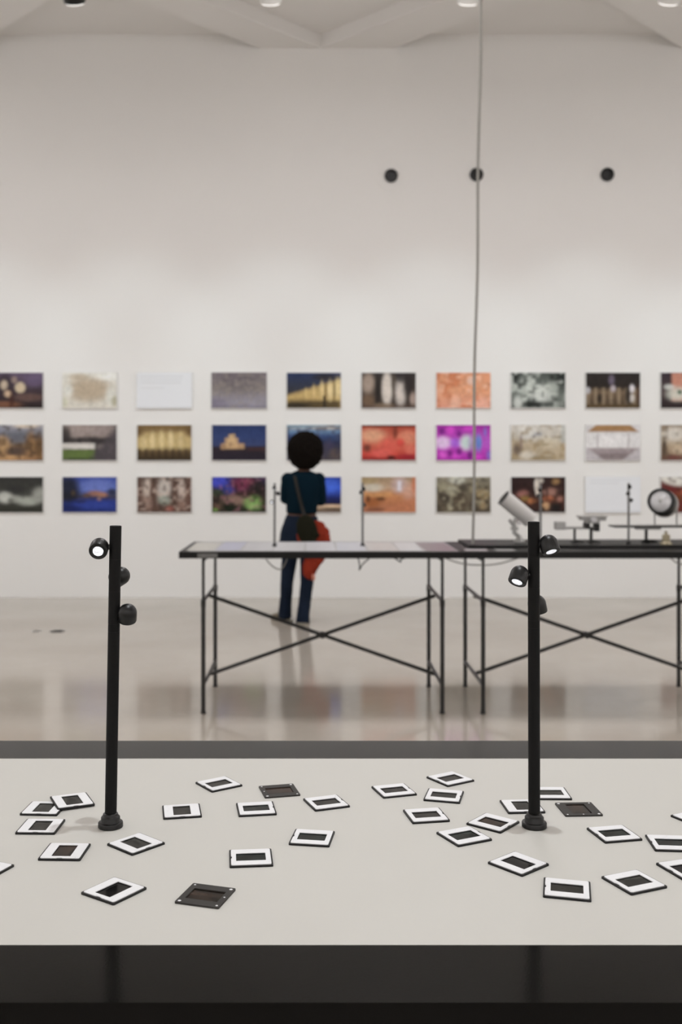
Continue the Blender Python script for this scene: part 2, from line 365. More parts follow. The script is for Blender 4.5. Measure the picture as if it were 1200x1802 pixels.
# ------------------------------------------------------------------ prints on the far wall
NX, NY = 84, 55
U, V = np.meshgrid((np.arange(NX) + .5) / NX, (np.arange(NY) + .5) / NY)   # v runs down
def lin(c):
    c = np.array(c, float) / 255.0
    return np.where(c <= 0.04045, c / 12.92, ((c + 0.055) / 1.055) ** 2.4)
def vnoise(sx, sy, seed):
    rs = np.random.RandomState(seed); g = rs.rand(sy + 2, sx + 2)
    x = U * sx; y = V * sy; xi = x.astype(int); yi = y.astype(int); fx = x - xi; fy = y - yi
    fx = fx * fx * (3 - 2 * fx); fy = fy * fy * (3 - 2 * fy)
    return (g[yi, xi] * (1 - fx) + g[yi, xi + 1] * fx) * (1 - fy) + (g[yi + 1, xi] * (1 - fx) + g[yi + 1, xi + 1] * fx) * fy
def paint(spec):
    I = np.zeros((NY, NX, 3))
    def mix(a, c):
        nonlocal I
        I = I * (1 - a[..., None]) + lin(c) * a[..., None]
    for s in spec:
        k = s[0]
        if k == 'g':
            vs = [p[0] for p in s[1]]; cs = [lin(p[1]) for p in s[1]]
            for ch in range(3): I[..., ch] = np.interp(V, vs, [c[ch] for c in cs])
        elif k == 'b':   # blob
            _, u, v, ru, rv, c, a = s[:7]; p = s[7] if len(s) > 7 else 2
            d = (np.abs((U - u) / ru) ** 2 + np.abs((V - v) / rv) ** 2)
            mix(a * np.exp(-d ** p), c)
        elif k == 'r':   # soft rectangle
            _, u0, v0, u1, v1, c, a = s[:7]; sf = s[7] if len(s) > 7 else 0.02
            f = lambda x: np.clip(x / sf + .5, 0, 1)
            mix(a * f(U - u0) * f(u1 - U) * f(V - v0) * f(v1 - V), c)
        elif k == 't':   # triangle / half-plane wedge: points where a*u+b*v>c
            _, A, B, C, c, a = s[:6]; sf = s[6] if len(s) > 6 else 0.03
            mix(a * np.clip((A * U + B * V - C) / sf + .5, 0, 1), c)
        elif k == 'n':   # noise towards a colour
            _, sx, sy, seed, c, a, th = s
            mix(a * np.clip((vnoise(sx, sy, seed) - th) * 4, 0, 1), c)
        elif k == 'c':   # columns
            _, nn, c, a, v0, v1 = s
            m = np.clip(np.sin(U * nn * 2 * math.pi) * 1.5, 0, 1) * np.clip((V - v0) / .05 + .5, 0, 1) * np.clip((v1 - V) / .05 + .5, 0, 1)
            mix(a * m, c)
    if spec[0] is not TEXT[0]:
        sd = int(abs(I.sum())) % 997
        I = I * (1 + .22 * (vnoise(30, 20, sd)[..., None] - .5) + .14 * (vnoise(13, 9, sd + 1)[..., None] - .5))
        I = I * .93 + I.mean(-1, keepdims=True) * .07
    return np.clip(I * 1.15, 0, .88)

def rndblobs(nb, seed, cols, r0, r1, a, v0=0, v1=1, u0=0, u1=1, p=2):
    rs = random.Random(seed)
    return [('b', rs.uniform(u0, u1), rs.uniform(v0, v1), rs.uniform(r0, r1), rs.uniform(r0, r1) * 1.4, rs.choice(cols), a, p) for _ in range(nb)]
W_ = (225, 222, 215)
P = {}
P[0, 0] = [('g', [(0, (92, 78, 100)), (.5, (60, 48, 55)), (1, (40, 30, 30))]), ('b', .3, .3, .16, .3, (45, 38, 42), .8), ('b', .58, .42, .1, .16, (196, 178, 150), 1, 3),
           ('b', .28, .35, .07, .14, (190, 172, 150), .9), ('b', .35, .6, .07, .1, (200, 170, 140), .9), ('b', .47, .2, .06, .1, (150, 130, 120), .8),
           ('b', .75, .7, .3, .12, (105, 80, 72), .7), ('b', .85, .2, .2, .2, (98, 84, 112), .7), ('b', .3, .9, .3, .1, (150, 100, 70), .5), ('b', .42, .85, .05, .3, (70, 40, 30), .8)]
P[0, 1] = [('g', [(0, (215, 213, 204)), (1, (205, 200, 188))]), ('b', .48, .48, .46, .36, (176, 160, 138), 1, 3), ('b', .1, .5, .1, .2, (214, 214, 206), .9), ('b', .9, .1, .25, .12, (222, 222, 216), .9),
           ('b', .3, .12, .2, .1, (170, 155, 132), .8), ('b', .9, .65, .1, .3, (205, 205, 196), .9), ('b', .98, .8, .08, .15, (160, 155, 125), .8), ('b', .03, .85, .08, .15, (190, 190, 165), .7)]
TEXT = [('g', [(0, (214, 216, 219)), (1, (216, 218, 222))])]
P[0, 2] = TEXT + [('r', .08, .10, .84, .12, (188, 190, 193), .8), ('r', .08, .19, .82, .21, (190, 192, 195), .8), ('r', .08, .28, .80, .30, (186, 188, 191), .8), ('r', .08, .42, .5, .44, (196, 198, 200), .8), ('r', 0, .96, 1, 1, (190, 193, 196), .5)]  # last strip paints the shade along the panel's bottom edge
P[0, 3] = [('g', [(0, (108, 100, 106)), (.45, (122, 114, 112)), (.85, (142, 138, 150)), (1, (120, 115, 130))]), ('b', .45, .2, .3, .4, (96, 88, 92), .5), ('n', 18, 14, 3, (138, 130, 124), .5, .5), ('b', .1, .85, .2, .15, (108, 100, 120), .6)]
P[0, 4] = [('g', [(0, (38, 52, 88)), (.4, (48, 52, 66)), (1, (60, 50, 34))]), ('b', .7, .12, .25, .1, (42, 40, 44), .9), ('t', .45, 1, .64, (186, 158, 100), .95, .12), ('r', 0, .78, 1, 1.1, (62, 50, 32), .9, .12),
           ('b', .95, .45, .08, .3, (214, 194, 140), .9), ('b', .8, .5, .05, .28, (216, 196, 146), .9), ('b', .65, .48, .04, .24, (214, 190, 134), .9), ('b', .5, .53, .03, .2, (208, 182, 124), .8), ('b', .35, .58, .03, .15, (200, 174, 116), .8),
           ('b', .88, .5, .02, .35, (90, 72, 44), .8), ('b', .72, .5, .02, .3, (100, 80, 50), .8), ('r', .67, .65, .72, 1, (40, 32, 26), .9), ('b', .15, .92, .3, .06, (40, 36, 30), .9)]
P[0, 5] = [('g', [(0, (52, 48, 46)), (.6, (70, 60, 52)), (1, (50, 42, 38))]), ('b', .12, .3, .12, .3, (160, 142, 128), .9), ('b', .12, .8, .12, .2, (110, 88, 68), .9), ('b', .3, .5, .05, .5, (34, 30, 28), .9), ('b', .47, .45, .1, .5, (208, 198, 188), .95, 3),
           ('b', .6, .3, .05, .3, (80, 70, 60), .9), ('b', .72, .55, .1, .42, (206, 196, 188), .9, 2), ('b', .72, .1, .1, .2, (40, 36, 38), .9), ('b', .86, .35, .1, .35, (42, 36, 36), .9), ('b', .95, .75, .06, .2, (170, 150, 140), .8),
           ('r', 0, .9, 1, 1, (88, 68, 56), .5, .1), ('b', .4, .95, .2, .1, (130, 110, 90), .7)]
P[0, 6] = [('g', [(0, (206, 140, 104)), (.5, (214, 150, 112)), (1, (212, 146, 122))]), ('n', 8, 6, 4, (190, 108, 66), .7, .52), ('n', 10, 8, 14, (228, 178, 150), .6, .55), ('b', .64, .23, .07, .12, (226, 190, 172), .95), ('b', .35, .85, .1, .2, (222, 176, 152), .7),
           ('r', .68, 0, .71, 1, (196, 128, 98), .5), ('b', .85, .9, .15, .2, (222, 168, 148), .7)]
P[0, 7] = [('g', [(0, (70, 76, 72)), (.6, (110, 116, 110)), (1, (70, 74, 70))]), ('b', .05, .1, .1, .2, (24, 28, 26), .9), ('b', .92, .15, .1, .25, (30, 36, 34), .9), ('b', .3, .4, .15, .3, (186, 192, 184), .8), ('b', .55, .62, .18, .25, (204, 208, 202), .9),
           ('n', 12, 8, 5, (200, 206, 198), .6, .5), ('n', 12, 9, 25, (26, 30, 28), .7, .58), ('b', .75, .45, .12, .2, (180, 186, 178), .7), ('b', .4, .9, .3, .1, (20, 24, 22), .9), ('b', .12, .85, .08, .2, (196, 200, 194), .9), ('b', .92, .75, .1, .3, (110, 116, 110), .7)]
P[0, 8] = [('g', [(0, (42, 38, 36)), (.4, (40, 34, 30)), (.55, (110, 92, 72)), (1, (60, 48, 34))]), ('c', 7, (150, 132, 108), .6, .42, .9), ('b', .47, .2, .06, .15, (110, 100, 118), .8), ('b', .5, .45, .05, .1, (180, 170, 176), .9), ('b', .85, .45, .05, .12, (206, 202, 206), 1),
           ('b', .85, .72, .05, .12, (196, 190, 184), .9), ('b', .77, .65, .05, .3, (34, 28, 26), .9), ('b', .25, .72, .05, .14, (34, 28, 22), .8), ('b', .03, .5, .05, .1, (180, 180, 186), .9), ('r', 0, .92, 1, 1, (96, 76, 44), .7, .1), ('b', .97, .65, .05, .3, (80, 60, 50), .8)]
P[0, 9] = [('g', [(0, (48, 40, 48)), (.5, (70, 56, 56)), (1, (36, 28, 30))]), ('r', .2, 0, .6, .8, (190, 130, 108), .9, .06), ('b', .3, .6, .2, .2, (196, 196, 184), .9), ('b', .35, .55, .05, .07, (60, 90, 70), .9), ('b', .15, .4, .1, .08, (200, 200, 194), .9), ('b', .8, .5, .2, .4, (40, 32, 34), .8)]
P[1, 0] = [('g', [(0, (150, 150, 160)), (.3, (110, 112, 120)), (.5, (120, 98, 72)), (1, (150, 110, 72))]), ('b', .5, .35, .3, .2, (96, 98, 108), .9), ('b', .25, .55, .14, .25, (176, 140, 96), .9), ('b', .78, .5, .1, .35, (130, 98, 62), .9), ('b', .93, .6, .08, .4, (96, 72, 46), .9),
           ('b', .5, .75, .2, .15, (72, 60, 56), .9), ('b', .3, .92, .4, .07, (186, 146, 100), .9), ('b', .7, .03, .25, .06, (206, 190, 168), .9), ('n', 14, 9, 7, (66, 52, 40), .6, .55), ('b', .1, .15, .2, .1, (126, 130, 146), .8)]
P[1, 1] = [('g', [(0, (128, 116, 112)), (.3, (120, 108, 104)), (.42, (60, 56, 56)), (1, (72, 66, 68))]), ('n', 16, 8, 8, (170, 158, 152), .4, .5), ('b', .3, .15, .3, .18, (164, 150, 144), .7), ('b', .75, .2, .2, .2, (150, 136, 132), .6), ('b', .05, .3, .12, .3, (50, 46, 44), .9), ('r', -.1, .36, 1.1, .5, (50, 46, 46), .9, .1),
           ('r', -.1, .52, .6, .68, (206, 202, 196), .95, .06), ('r', -.1, .7, .6, .97, (92, 112, 56), .95, .05), ('t', 1, .5, 1.0, (74, 68, 72), .9, .15), ('r', 0, .93, .6, 1, (60, 74, 40), .7)]
P[1, 2] = [('g', [(0, (104, 84, 50)), (.14, (120, 98, 62)), (.25, (178, 154, 104)), (.6, (186, 164, 112)), (.75, (90, 72, 46)), (1, (50, 40, 28))]), ('b', .28, .45, .05, .25, (214, 196, 146), .8), ('b', .45, .42, .05, .25, (212, 194, 142), .8), ('b', .62, .42, .05, .25, (216, 198, 150), .8),
           ('b', .8, .45, .05, .25, (206, 186, 136), .8), ('b', .12, .5, .06, .2, (204, 184, 134), .8), ('b', .5, .05, .5, .06, (126, 100, 62), .8), ('c', 8, (50, 38, 26), .6, .68, .95), ('b', 0, .2, .12, .15, (98, 76, 46), .9), ('b', 1, .2, .12, .15, (98, 76, 46), .9)]
P[1, 3] = [('g', [(0, (34, 50, 92)), (.35, (44, 60, 106)), (.58, (52, 62, 100)), (.64, (40, 32, 40)), (1, (38, 32, 44))]), ('r', .17, .52, .6, .68, (176, 142, 104), .95, .05), ('r', .24, .36, .48, .66, (190, 156, 114), .95, .05), ('r', .31, .26, .42, .5, (198, 166, 122), .95, .05), ('b', .2, .62, .05, .08, (150, 118, 88), .9), ('b', .34, .55, .02, .08, (130, 100, 76), .6),
           ('b', .4, .28, .03, .04, (180, 150, 110), .9), ('r', .65, .64, 1, .72, (84, 52, 46), .5, .06)]
P[1, 4] = [('g', [(0, (96, 134, 158)), (.10, (150, 160, 168)), (.16, (100, 130, 164)), (.32, (46, 66, 108)), (.5, (40, 46, 72)), (1, (74, 66, 70))]), ('b', .75, .08, .3, .05, (176, 166, 158), .8), ('b', .78, .58, .1, .12, (66, 60, 86), .8), ('b', .9, .8, .12, .15, (90, 76, 70), .7), ('n', 14, 10, 9, (60, 56, 72), .6, .5)]
P[1, 5] = [('g', [(0, (92, 40, 28)), (.08, (170, 70, 50)), (.5, (196, 100, 76)), (.85, (190, 60, 48)), (1, (120, 24, 28))]), ('b', .2, .3, .25, .2, (214, 158, 124), .9), ('b', .85, .35, .18, .2, (206, 128, 100), .9), ('b', .5, .6, .18, .25, (204, 84, 70), .9), ('b', .35, .8, .2, .12, (212, 90, 80), .9),
           ('b', .62, .2, .05, .2, (116, 52, 36), .9), ('b', .1, .65, .08, .12, (96, 48, 36), .9), ('b', .72, .5, .08, .12, (208, 64, 56), .9), ('b', .55, .92, .08, .06, (48, 20, 20), .9), ('b', .9, .7, .1, .15, (206, 106, 88), .8), ('r', 0, 0, 1, .05, (84, 38, 26), .8), ('b', .85, .9, .2, .08, (150, 26, 40), .9)]
P[1, 6] = [('g', [(0, (150, 26, 150)), (.5, (190, 60, 190)), (1, (160, 24, 156))]), ('b', .12, .5, .16, .18, (216, 190, 224), .95), ('b', .35, .5, .1, .15, (150, 90, 210), .8), ('b', .55, .5, .12, .22, (190, 214, 206), .95), ('b', .64, .5, .06, .25, (150, 130, 180), .6), ('b', .78, .5, .07, .25, (84, 130, 200), .95), ('b', .93, .5, .06, .2, (170, 80, 190), .9),
           ('b', .9, .2, .04, .15, (120, 100, 190), .8), ('b', .97, .85, .05, .15, (110, 100, 190), .8), ('b', .25, .15, .08, .12, (206, 60, 196), .9), ('b', .6, .1, .1, .08, (204, 56, 196), .9), ('b', .12, .85, .08, .1, (214, 80, 204), .9), ('b', .35, .88, .1, .08, (204, 60, 196), .9),
           ('b', .75, .9, .1, .07, (206, 50, 196), .9), ('b', .42, .25, .06, .1, (96, 16, 110), .8), ('b', .42, .75, .06, .1, (96, 16, 110), .8), ('b', .1, .18, .06, .1, (100, 16, 112), .8), ('b', .25, .8, .05, .1, (110, 16, 116), .8), ('b', .62, .85, .05, .12, (90, 14, 104), .8)]
P[1, 7] = [('g', [(0, (196, 190, 180)), (.4, (186, 180, 168)), (.55, (176, 160, 134)), (1, (170, 156, 132))]), ('b', .3, .2, .2, .2, (208, 206, 200), .8), ('b', .12, .7, .09, .2, (70, 58, 62), .9), ('b', .18, .45, .03, .2, (130, 112, 112), .8), ('b', .5, .25, .08, .06, (130, 132, 142), .8), ('b', .42, .32, .04, .05, (136, 136, 146), .8),
           ('b', .7, .5, .2, .15, (200, 190, 168), .8), ('n', 14, 9, 11, (146, 126, 92), .6, .52), ('b', .3, .85, .15, .12, (206, 200, 188), .8), ('b', .55, .94, .2, .06, (130, 114, 84), .7), ('r', .92, 0, 1, .5, (176, 180, 176), .7)]
P[1, 8] = [('g', [(0, (160, 124, 82)), (.16, (150, 112, 72)), (.22, (206, 204, 204)), (.62, (212, 210, 210)), (.68, (150, 138, 140)), (1, (144, 132, 132))]), ('t', -1.2, -1, -.22, (198, 196, 198), .95, .05), ('t', 1.2, -1, .98, (198, 196, 198), .95, .05), ('r', .2, .25, .23, .75, (160, 152, 154), .7), ('r', .77, .25, .8, .75, (160, 152, 154), .7),
           ('r', .24, .3, .76, .62, (216, 214, 214), .8, .05), ('r', .22, .8, .78, .95, (118, 106, 108), .7, .06), ('t', -1.2, 1, .62, (190, 186, 190), .7, .1), ('t', 1.2, 1, 1.82, (190, 186, 190), .7, .1)]
P[1, 9] = [('g', [(0, (140, 122, 100)), (.3, (186, 176, 160)), (.6, (170, 150, 124)), (1, (96, 66, 54))]), ('b', .25, .25, .2, .2, (208, 202, 192), .9), ('b', .06, .65, .05, .3, (60, 46, 36), .9), ('b', .35, .7, .15, .12, (196, 176, 150), .8), ('b', .2, .92, .2, .08, (110, 66, 58), .9), ('n', 10, 8, 12, (96, 80, 62), .5, .55)]
P[2, 0] = [('g', [(0, (50, 50, 48)), (.3, (56, 56, 52)), (.55, (70, 70, 66)), (.8, (56, 56, 50)), (1, (44, 44, 38))]), ('b', .3, .58, .14, .16, (190, 192, 184), .95), ('b', .5, .62, .12, .1, (150, 152, 144), .9), ('b', .72, .68, .22, .13, (164, 168, 158), .9), ('b', .95, .5, .15, .22, (158, 160, 152), .85), ('b', .4, .66, .06, .06, (78, 78, 72), .7), ('b', .5, .35, .2, .12, (44, 44, 44), .8)]
P[2, 1] = [('g', [(0, (52, 70, 150)), (.35, (84, 104, 176)), (.55, (60, 56, 70)), (.7, (32, 52, 130)), (1, (26, 42, 110))]), ('b', .1, .35, .24, .42, (28, 30, 36), .95, 3), ('b', .65, .25, .3, .2, (104, 120, 190), .7), ('b', .6, .46, .14, .08, (150, 104, 80), .9), ('b', .74, .5, .1, .07, (160, 112, 84), .9), ('b', .45, .52, .08, .06, (92, 70, 58), .9),
           ('b', .68, .62, .04, .06, (140, 110, 110), .9), ('b', .92, .42, .1, .1, (34, 38, 56), .9), ('b', .35, .7, .1, .05, (30, 34, 60), .8), ('b', .15, .88, .2, .1, (22, 30, 78), .8), ('b', .6, .8, .4, .1, (44, 64, 150), .7), ('b', .2, .45, .04, .08, (80, 64, 40), .7)]
P[2, 2] = [('g', [(0, (88, 72, 64)), (.5, (112, 92, 82)), (1, (90, 66, 56))]), ('b', .18, .3, .08, .3, (190, 174, 162), .9), ('b', .3, .5, .07, .5, (84, 62, 52), .9), ('b', .5, .35, .13, .32, (196, 188, 180), .9), ('b', .5, .65, .13, .15, (140, 150, 138), .8), ('b', .7, .5, .06, .5, (86, 64, 54), .9), ('b', .82, .35, .07, .3, (186, 170, 160), .9), ('b', .95, .5, .05, .5, (100, 72, 62), .8),
           ('b', .18, .75, .1, .18, (150, 124, 112), .8), ('b', .03, .5, .05, .5, (92, 70, 62), .8), ('n', 16, 12, 13, (66, 50, 44), .6, .52), ('n', 16, 12, 33, (200, 178, 164), .5, .6), ('b', .6, .9, .08, .08, (150, 84, 74), .7), ('b', .82, .8, .08, .15, (140, 112, 100), .7)]
P[2, 3] = [('g', [(0, (40, 40, 80)), (.3, (48, 38, 60)), (.6, (60, 48, 40)), (1, (36, 40, 28))]), ('b', .12, .1, .2, .2, (60, 70, 190), .95), ('b', .3, .35, .14, .14, (50, 60, 140), .85), ('b', .1, .45, .12, .1, (60, 74, 50), .8), ('b', .55, .2, .2, .22, (110, 44, 70), .9), ('b', .7, .12, .12, .1, (130, 60, 80), .8), ('b', .85, .35, .2, .3, (44, 34, 30), .9),
           ('b', .45, .65, .25, .15, (140, 112, 100), .8), ('b', .75, .72, .16, .2, (120, 158, 84), .95), ('b', .78, .85, .12, .1, (140, 176, 104), .9), ('b', .3, .88, .16, .13, (24, 34, 20), .95), ('b', .1, .85, .1, .12, (90, 70, 56), .8), ('b', .6, .48, .2, .08, (60, 36, 32), .8), ('n', 18, 12, 15, (24, 24, 24), .6, .58), ('n', 18, 12, 35, (150, 100, 110), .4, .66), ('b', .06, .93, .05, .05, (110, 150, 70), .8)]
P[2, 4] = [('g', [(0, (30, 56, 150)), (.3, (44, 84, 200)), (.6, (26, 34, 92)), (.75, (20, 24, 60)), (.85, (196, 168, 140)), (1, (60, 46, 40))]), ('b', .8, .25, .15, .2, (60, 100, 214), .8), ('b', .85, .9, .25, .04, (40, 32, 28), .8), ('b', .85, .82, .2, .04, (214, 184, 152), .9)]
P[2, 5] = [('g', [(0, (150, 128, 100)), (.3, (180, 150, 122)), (.5, (186, 124, 78)), (.75, (176, 112, 74)), (1, (170, 112, 84))]), ('b', .2, .3, .2, .12, (196, 190, 174), .9), ('b', .1, .1, .2, .1, (160, 140, 100), .8), ('b', .7, .22, .15, .25, (186, 160, 156), .9), ('r', .66, .1, .74, .4, (210, 206, 214), .9, .05), ('b', .9, .45, .15, .3, (196, 150, 130), .8), ('r', 0, .45, .55, .55, (196, 142, 88), .9, .1),
           ('b', .2, .72, .15, .15, (150, 88, 44), .9), ('b', .35, .62, .1, .06, (86, 54, 30), .9), ('t', .6, 1, 1.15, (184, 116, 80), .9, .15), ('b', .25, .92, .2, .05, (110, 66, 46), .8), ('b', .12, .62, .05, .1, (80, 46, 26), .8), ('b', .97, .2, .05, .3, (200, 110, 70), .7)]
P[2, 6] = [('g', [(0, (134, 128, 112)), (.3, (110, 102, 84)), (.7, (98, 88, 72)), (1, (84, 74, 60))]), ('b', .38, .08, .15, .12, (198, 198, 184), .9), ('b', .28, .38, .12, .14, (170, 166, 144), .85), ('b', .1, .25, .12, .12, (150, 144, 120), .8), ('b', .5, .3, .08, .14, (60, 54, 46), .8), ('b', .7, .3, .08, .2, (150, 140, 112), .7), ('b', .25, .78, .05, .2, (170, 164, 140), .8),
           ('b', .85, .5, .12, .15, (160, 138, 96), .7), ('b', .15, .6, .1, .15, (58, 50, 44), .8), ('b', .45, .7, .12, .25, (90, 78, 62), .8), ('b', .85, .8, .08, .12, (150, 130, 96), .8), ('n', 14, 10, 16, (50, 42, 34), .55, .52), ('n', 14, 10, 36, (176, 168, 140), .35, .6)]
P[2, 7] = [('g', [(0, (42, 28, 28)), (.4, (56, 36, 32)), (.7, (80, 50, 38)), (1, (36, 26, 26))]), ('b', .47, .22, .05, .2, (200, 192, 182), 1, 3), ('b', .5, .42, .06, .16, (196, 186, 174), 1, 3), ('b', .55, .1, .05, .08, (190, 182, 172), .9), ('b', .82, .12, .08, .1, (150, 116, 76), .8), ('b', .2, .45, .12, .12, (150, 100, 92), .9), ('b', .72, .42, .14, .12, (150, 110, 98), .9),
           ('b', .38, .68, .08, .08, (190, 120, 72), .9), ('b', .68, .62, .1, .1, (186, 110, 74), .9), ('b', .64, .82, .07, .12, (190, 150, 110), .9), ('b', .9, .62, .06, .08, (150, 104, 90), .9), ('b', .82, .85, .1, .12, (26, 26, 26), .9), ('b', .1, .3, .15, .15, (40, 24, 24), .8), ('b', .25, .6, .08, .08, (150, 120, 60), .7), ('n', 12, 9, 17, (32, 20, 20), .6, .56)]
P[2, 8] = TEXT + [('r', .08, .08, .84, .10, (192, 194, 198), .7), ('r', .08, .17, .60, .19, (194, 196, 200), .7), ('r', 0, .96, 1, 1, (190, 193, 196), .5)]  # bottom strip is shade put into the sheet colour
P[2, 9] = [('g', [(0, (206, 204, 196)), (.18, (206, 200, 190)), (.3, (90, 34, 34)), (.5, (150, 84, 56)), (1, (120, 76, 40))]), ('t', -.7, 1, .1, (96, 34, 32), .9, .1), ('b', .55, .1, .35, .16, (208, 206, 198), .95), ('b', .5, .45, .2, .1, (166, 84, 56), .9), ('b', .3, .6, .1, .1, (110, 64, 30), .8), ('b', .7, .72, .2, .12, (160, 116, 56), .9), ('n', 12, 8, 18, (70, 36, 26), .5, .55)]
DESC = {(0, 0): ('photo print of pale round shapes on dark purple', 'cropped by the left edge, top row'), (0, 1): ('photo print of a sandy patch framed by white', 'top row, second column'),
 (0, 2): ('white text panel', 'left one, in the top row of prints'), (0, 3): ('plain grey lilac textured photo print', 'top row'), (0, 4): ('photo print of a lit cream colonnade under blue night sky', 'top row above the visitor'),
 (0, 5): ('photo print of tall white pillars in dark ruins', 'top row'), (0, 6): ('orange peach mottled photo print', 'top row, crossed by the hanging cable'), (0, 7): ('black and white blotchy photo print', 'top row'),
 (0, 8): ('dark photo print of brown arches with white figures', 'top row'), (0, 9): ('dark photo print with an orange pillar', 'cropped by the right edge, top row'), (1, 0): ('photo print of golden buildings under a cloudy sky', 'cropped by the left edge, middle row'),
 (1, 1): ('photo print of a grey road with green lawn', 'middle row'), (1, 2): ('golden glowing photo print of a round lit hall', 'middle row'), (1, 3): ('photo print of a lit castle on blue dusk', 'middle row'), (1, 4): ('photo print of a blue horizon over dark land', 'behind the hair of the visitor'),
 (1, 5): ('red and salmon photo print', 'middle row right of the visitor'), (1, 6): ('magenta and violet photo print', 'middle row, crossed by the hanging cable'), (1, 7): ('pale beige photo print with small dark figure', 'middle row'), (1, 8): ('photo print of a white room with wooden ceiling', 'middle row'),
 (1, 9): ('tan photo print', 'cropped by the right edge, middle row'), (2, 0): ('grey black photo print of pale cloud shapes', 'cropped by the left edge, bottom row'), (2, 1): ('blue night photo print with lit houses', 'bottom row'), (2, 2): ('brown and cream photo print of columns', 'bottom row'),
 (2, 3): ('photo print of a garden with green bush and crimson tree', 'bottom row'), (2, 4): ('deep blue photo print with a pale strip below', 'half hidden behind the visitor'), (2, 5): ('orange tan photo print', 'bottom row behind a thin lamp pole'), (2, 6): ('olive grey murky photo print', 'bottom row, crossed by the hanging cable'),
 (2, 7): ('dark brown photo print with a white curved figure', 'bottom row behind the white tube'), (2, 8): ('white text panel', 'right one, in the bottom row'), (2, 9): ('photo print with white top and maroon edge', 'behind the round drum lamp')}
TH = 0.02
YP = WALL_Y - TH
def PX(px, y): return (px - CX) * y / F
def PZ(py, y): return H - (py - CY) * y / F
def print_panel(cx, cz, wd, ht, key):
    txt = 'text panel' in DESC[key][0]
    t = thing('text_panel' if txt else 'photo_print', DESC[key][0] + ', ' + DESC[key][1], 'text panel' if txt else 'photograph', (cx, WALL_Y, cz), 0, 'text panels on the back wall' if txt else 'photo prints on the back wall')
    b = bmesh.new(); box(b, (0, -TH / 2 + .001, 0), (wd + 0.016, TH - .002, ht + 0.016)); finish(b, 'backing_board', 'pale', t)
    C = paint(P[key])
    me = bpy.data.meshes.new('printed_sheet')
    vs = [((i / NX - .5) * wd, 0, (.5 - j / NY) * ht) for j in range(NY + 1) for i in range(NX + 1)]
    fs = [(j * (NX + 1) + i, (j + 1) * (NX + 1) + i, (j + 1) * (NX + 1) + i + 1, j * (NX + 1) + i + 1) for j in range(NY) for i in range(NX)]
    me.from_pydata(vs, [], fs); a = me.color_attributes.new('Col', 'FLOAT_COLOR', 'CORNER')
    arr = np.ones((NY * NX, 4, 4), np.float32); arr[:, :, :3] = C.reshape(-1, 1, 3)
    a.data.foreach_set('color', arr.ravel()); me.materials.append(M['print'])
    o = bpy.data.objects.new('printed_sheet', me); COL.objects.link(o); o.parent = t; o.location = (0, -TH - 0.0015, 0)
COLX = [28] + [157.5 + 131.6 * k for k in range(9)]
ROWY = [687, 779, 870.5]
for (r_, c_) in DESC:
    wpx, hpx = (95, 62)
    if 'text' in DESC[r_, c_][0]: wpx, hpx = 97, 63
    print_panel(PX(COLX[c_] if c_ < 9 else 1210.5, YP), PZ(ROWY[r_], YP), wpx * YP / F, hpx * YP / F, (r_, c_))

# ------------------------------------------------------------------ black wall nozzles high on the wall
for (px, py, lab) in ((688, 310, 'leftmost, left of the hanging cable'), (838, 308, 'behind the hanging cable'), (1068, 308, 'right of the hanging cable'), (1217, 306, 'at the right edge of the photo')):
    t = thing('wall_nozzle', 'round black air nozzle high on the white wall, ' + lab, 'vent', (PX(px, WALL_Y), WALL_Y, PZ(py, WALL_Y)), 0, 'air nozzles high on the back wall')
    mt = Matrix.Rotation(R(90), 4, 'X')
    b = bmesh.new(); lathe(b, [(0.072, 0.0), (0.072, 0.03), (0.066, 0.04), (0.05, 0.042), (0.045, 0.015), (0, 0.012)], mt, 32); finish(b, 'nozzle_ring', 'black', t, 40)
    b = bmesh.new(); lathe(b, [(0.17, 0.0), (0.17, 0.003), (0.16, 0.005), (0.07, 0.005)], mt, 40); finish(b, 'wall_plate', 'wall', t, 40)

# ------------------------------------------------------------------ floor sockets
for (px, py, wd, lab) in ((101, 1111, 0.13, 'small dark floor socket plate, the larger right one of two'), (65, 1111, 0.08, 'small faint floor socket plate, the smaller left one of two')):
    yy = F * H / (py - CY)
    t = thing('floor_socket', lab + ' on the pale floor', 'floor socket', (PX(px, yy), yy, 0))
    b = bmesh.new(); lathe(b, [(wd / 2, 0), (wd / 2, 0.003), (wd / 2 - .01, 0.005), (0, 0.005)], None, 28); finish(b, 'cover_plate', 'alu' if wd < .1 else 'leg_metal', t, 40)
    b = bmesh.new(); box(b, (0, 0, 0.006), (wd * .5, 0.012, 0.003)); finish(b, 'slot', 'seam', t)

# ------------------------------------------------------------------ small pole lamp (used on all tables)
def axis_matrix(p, d):
    d = Vector(d).normalized()
    return Matrix.Translation(p) @ d.to_track_quat('-Z', 'Y').to_matrix().to_4x4()   # local -Z looks along d

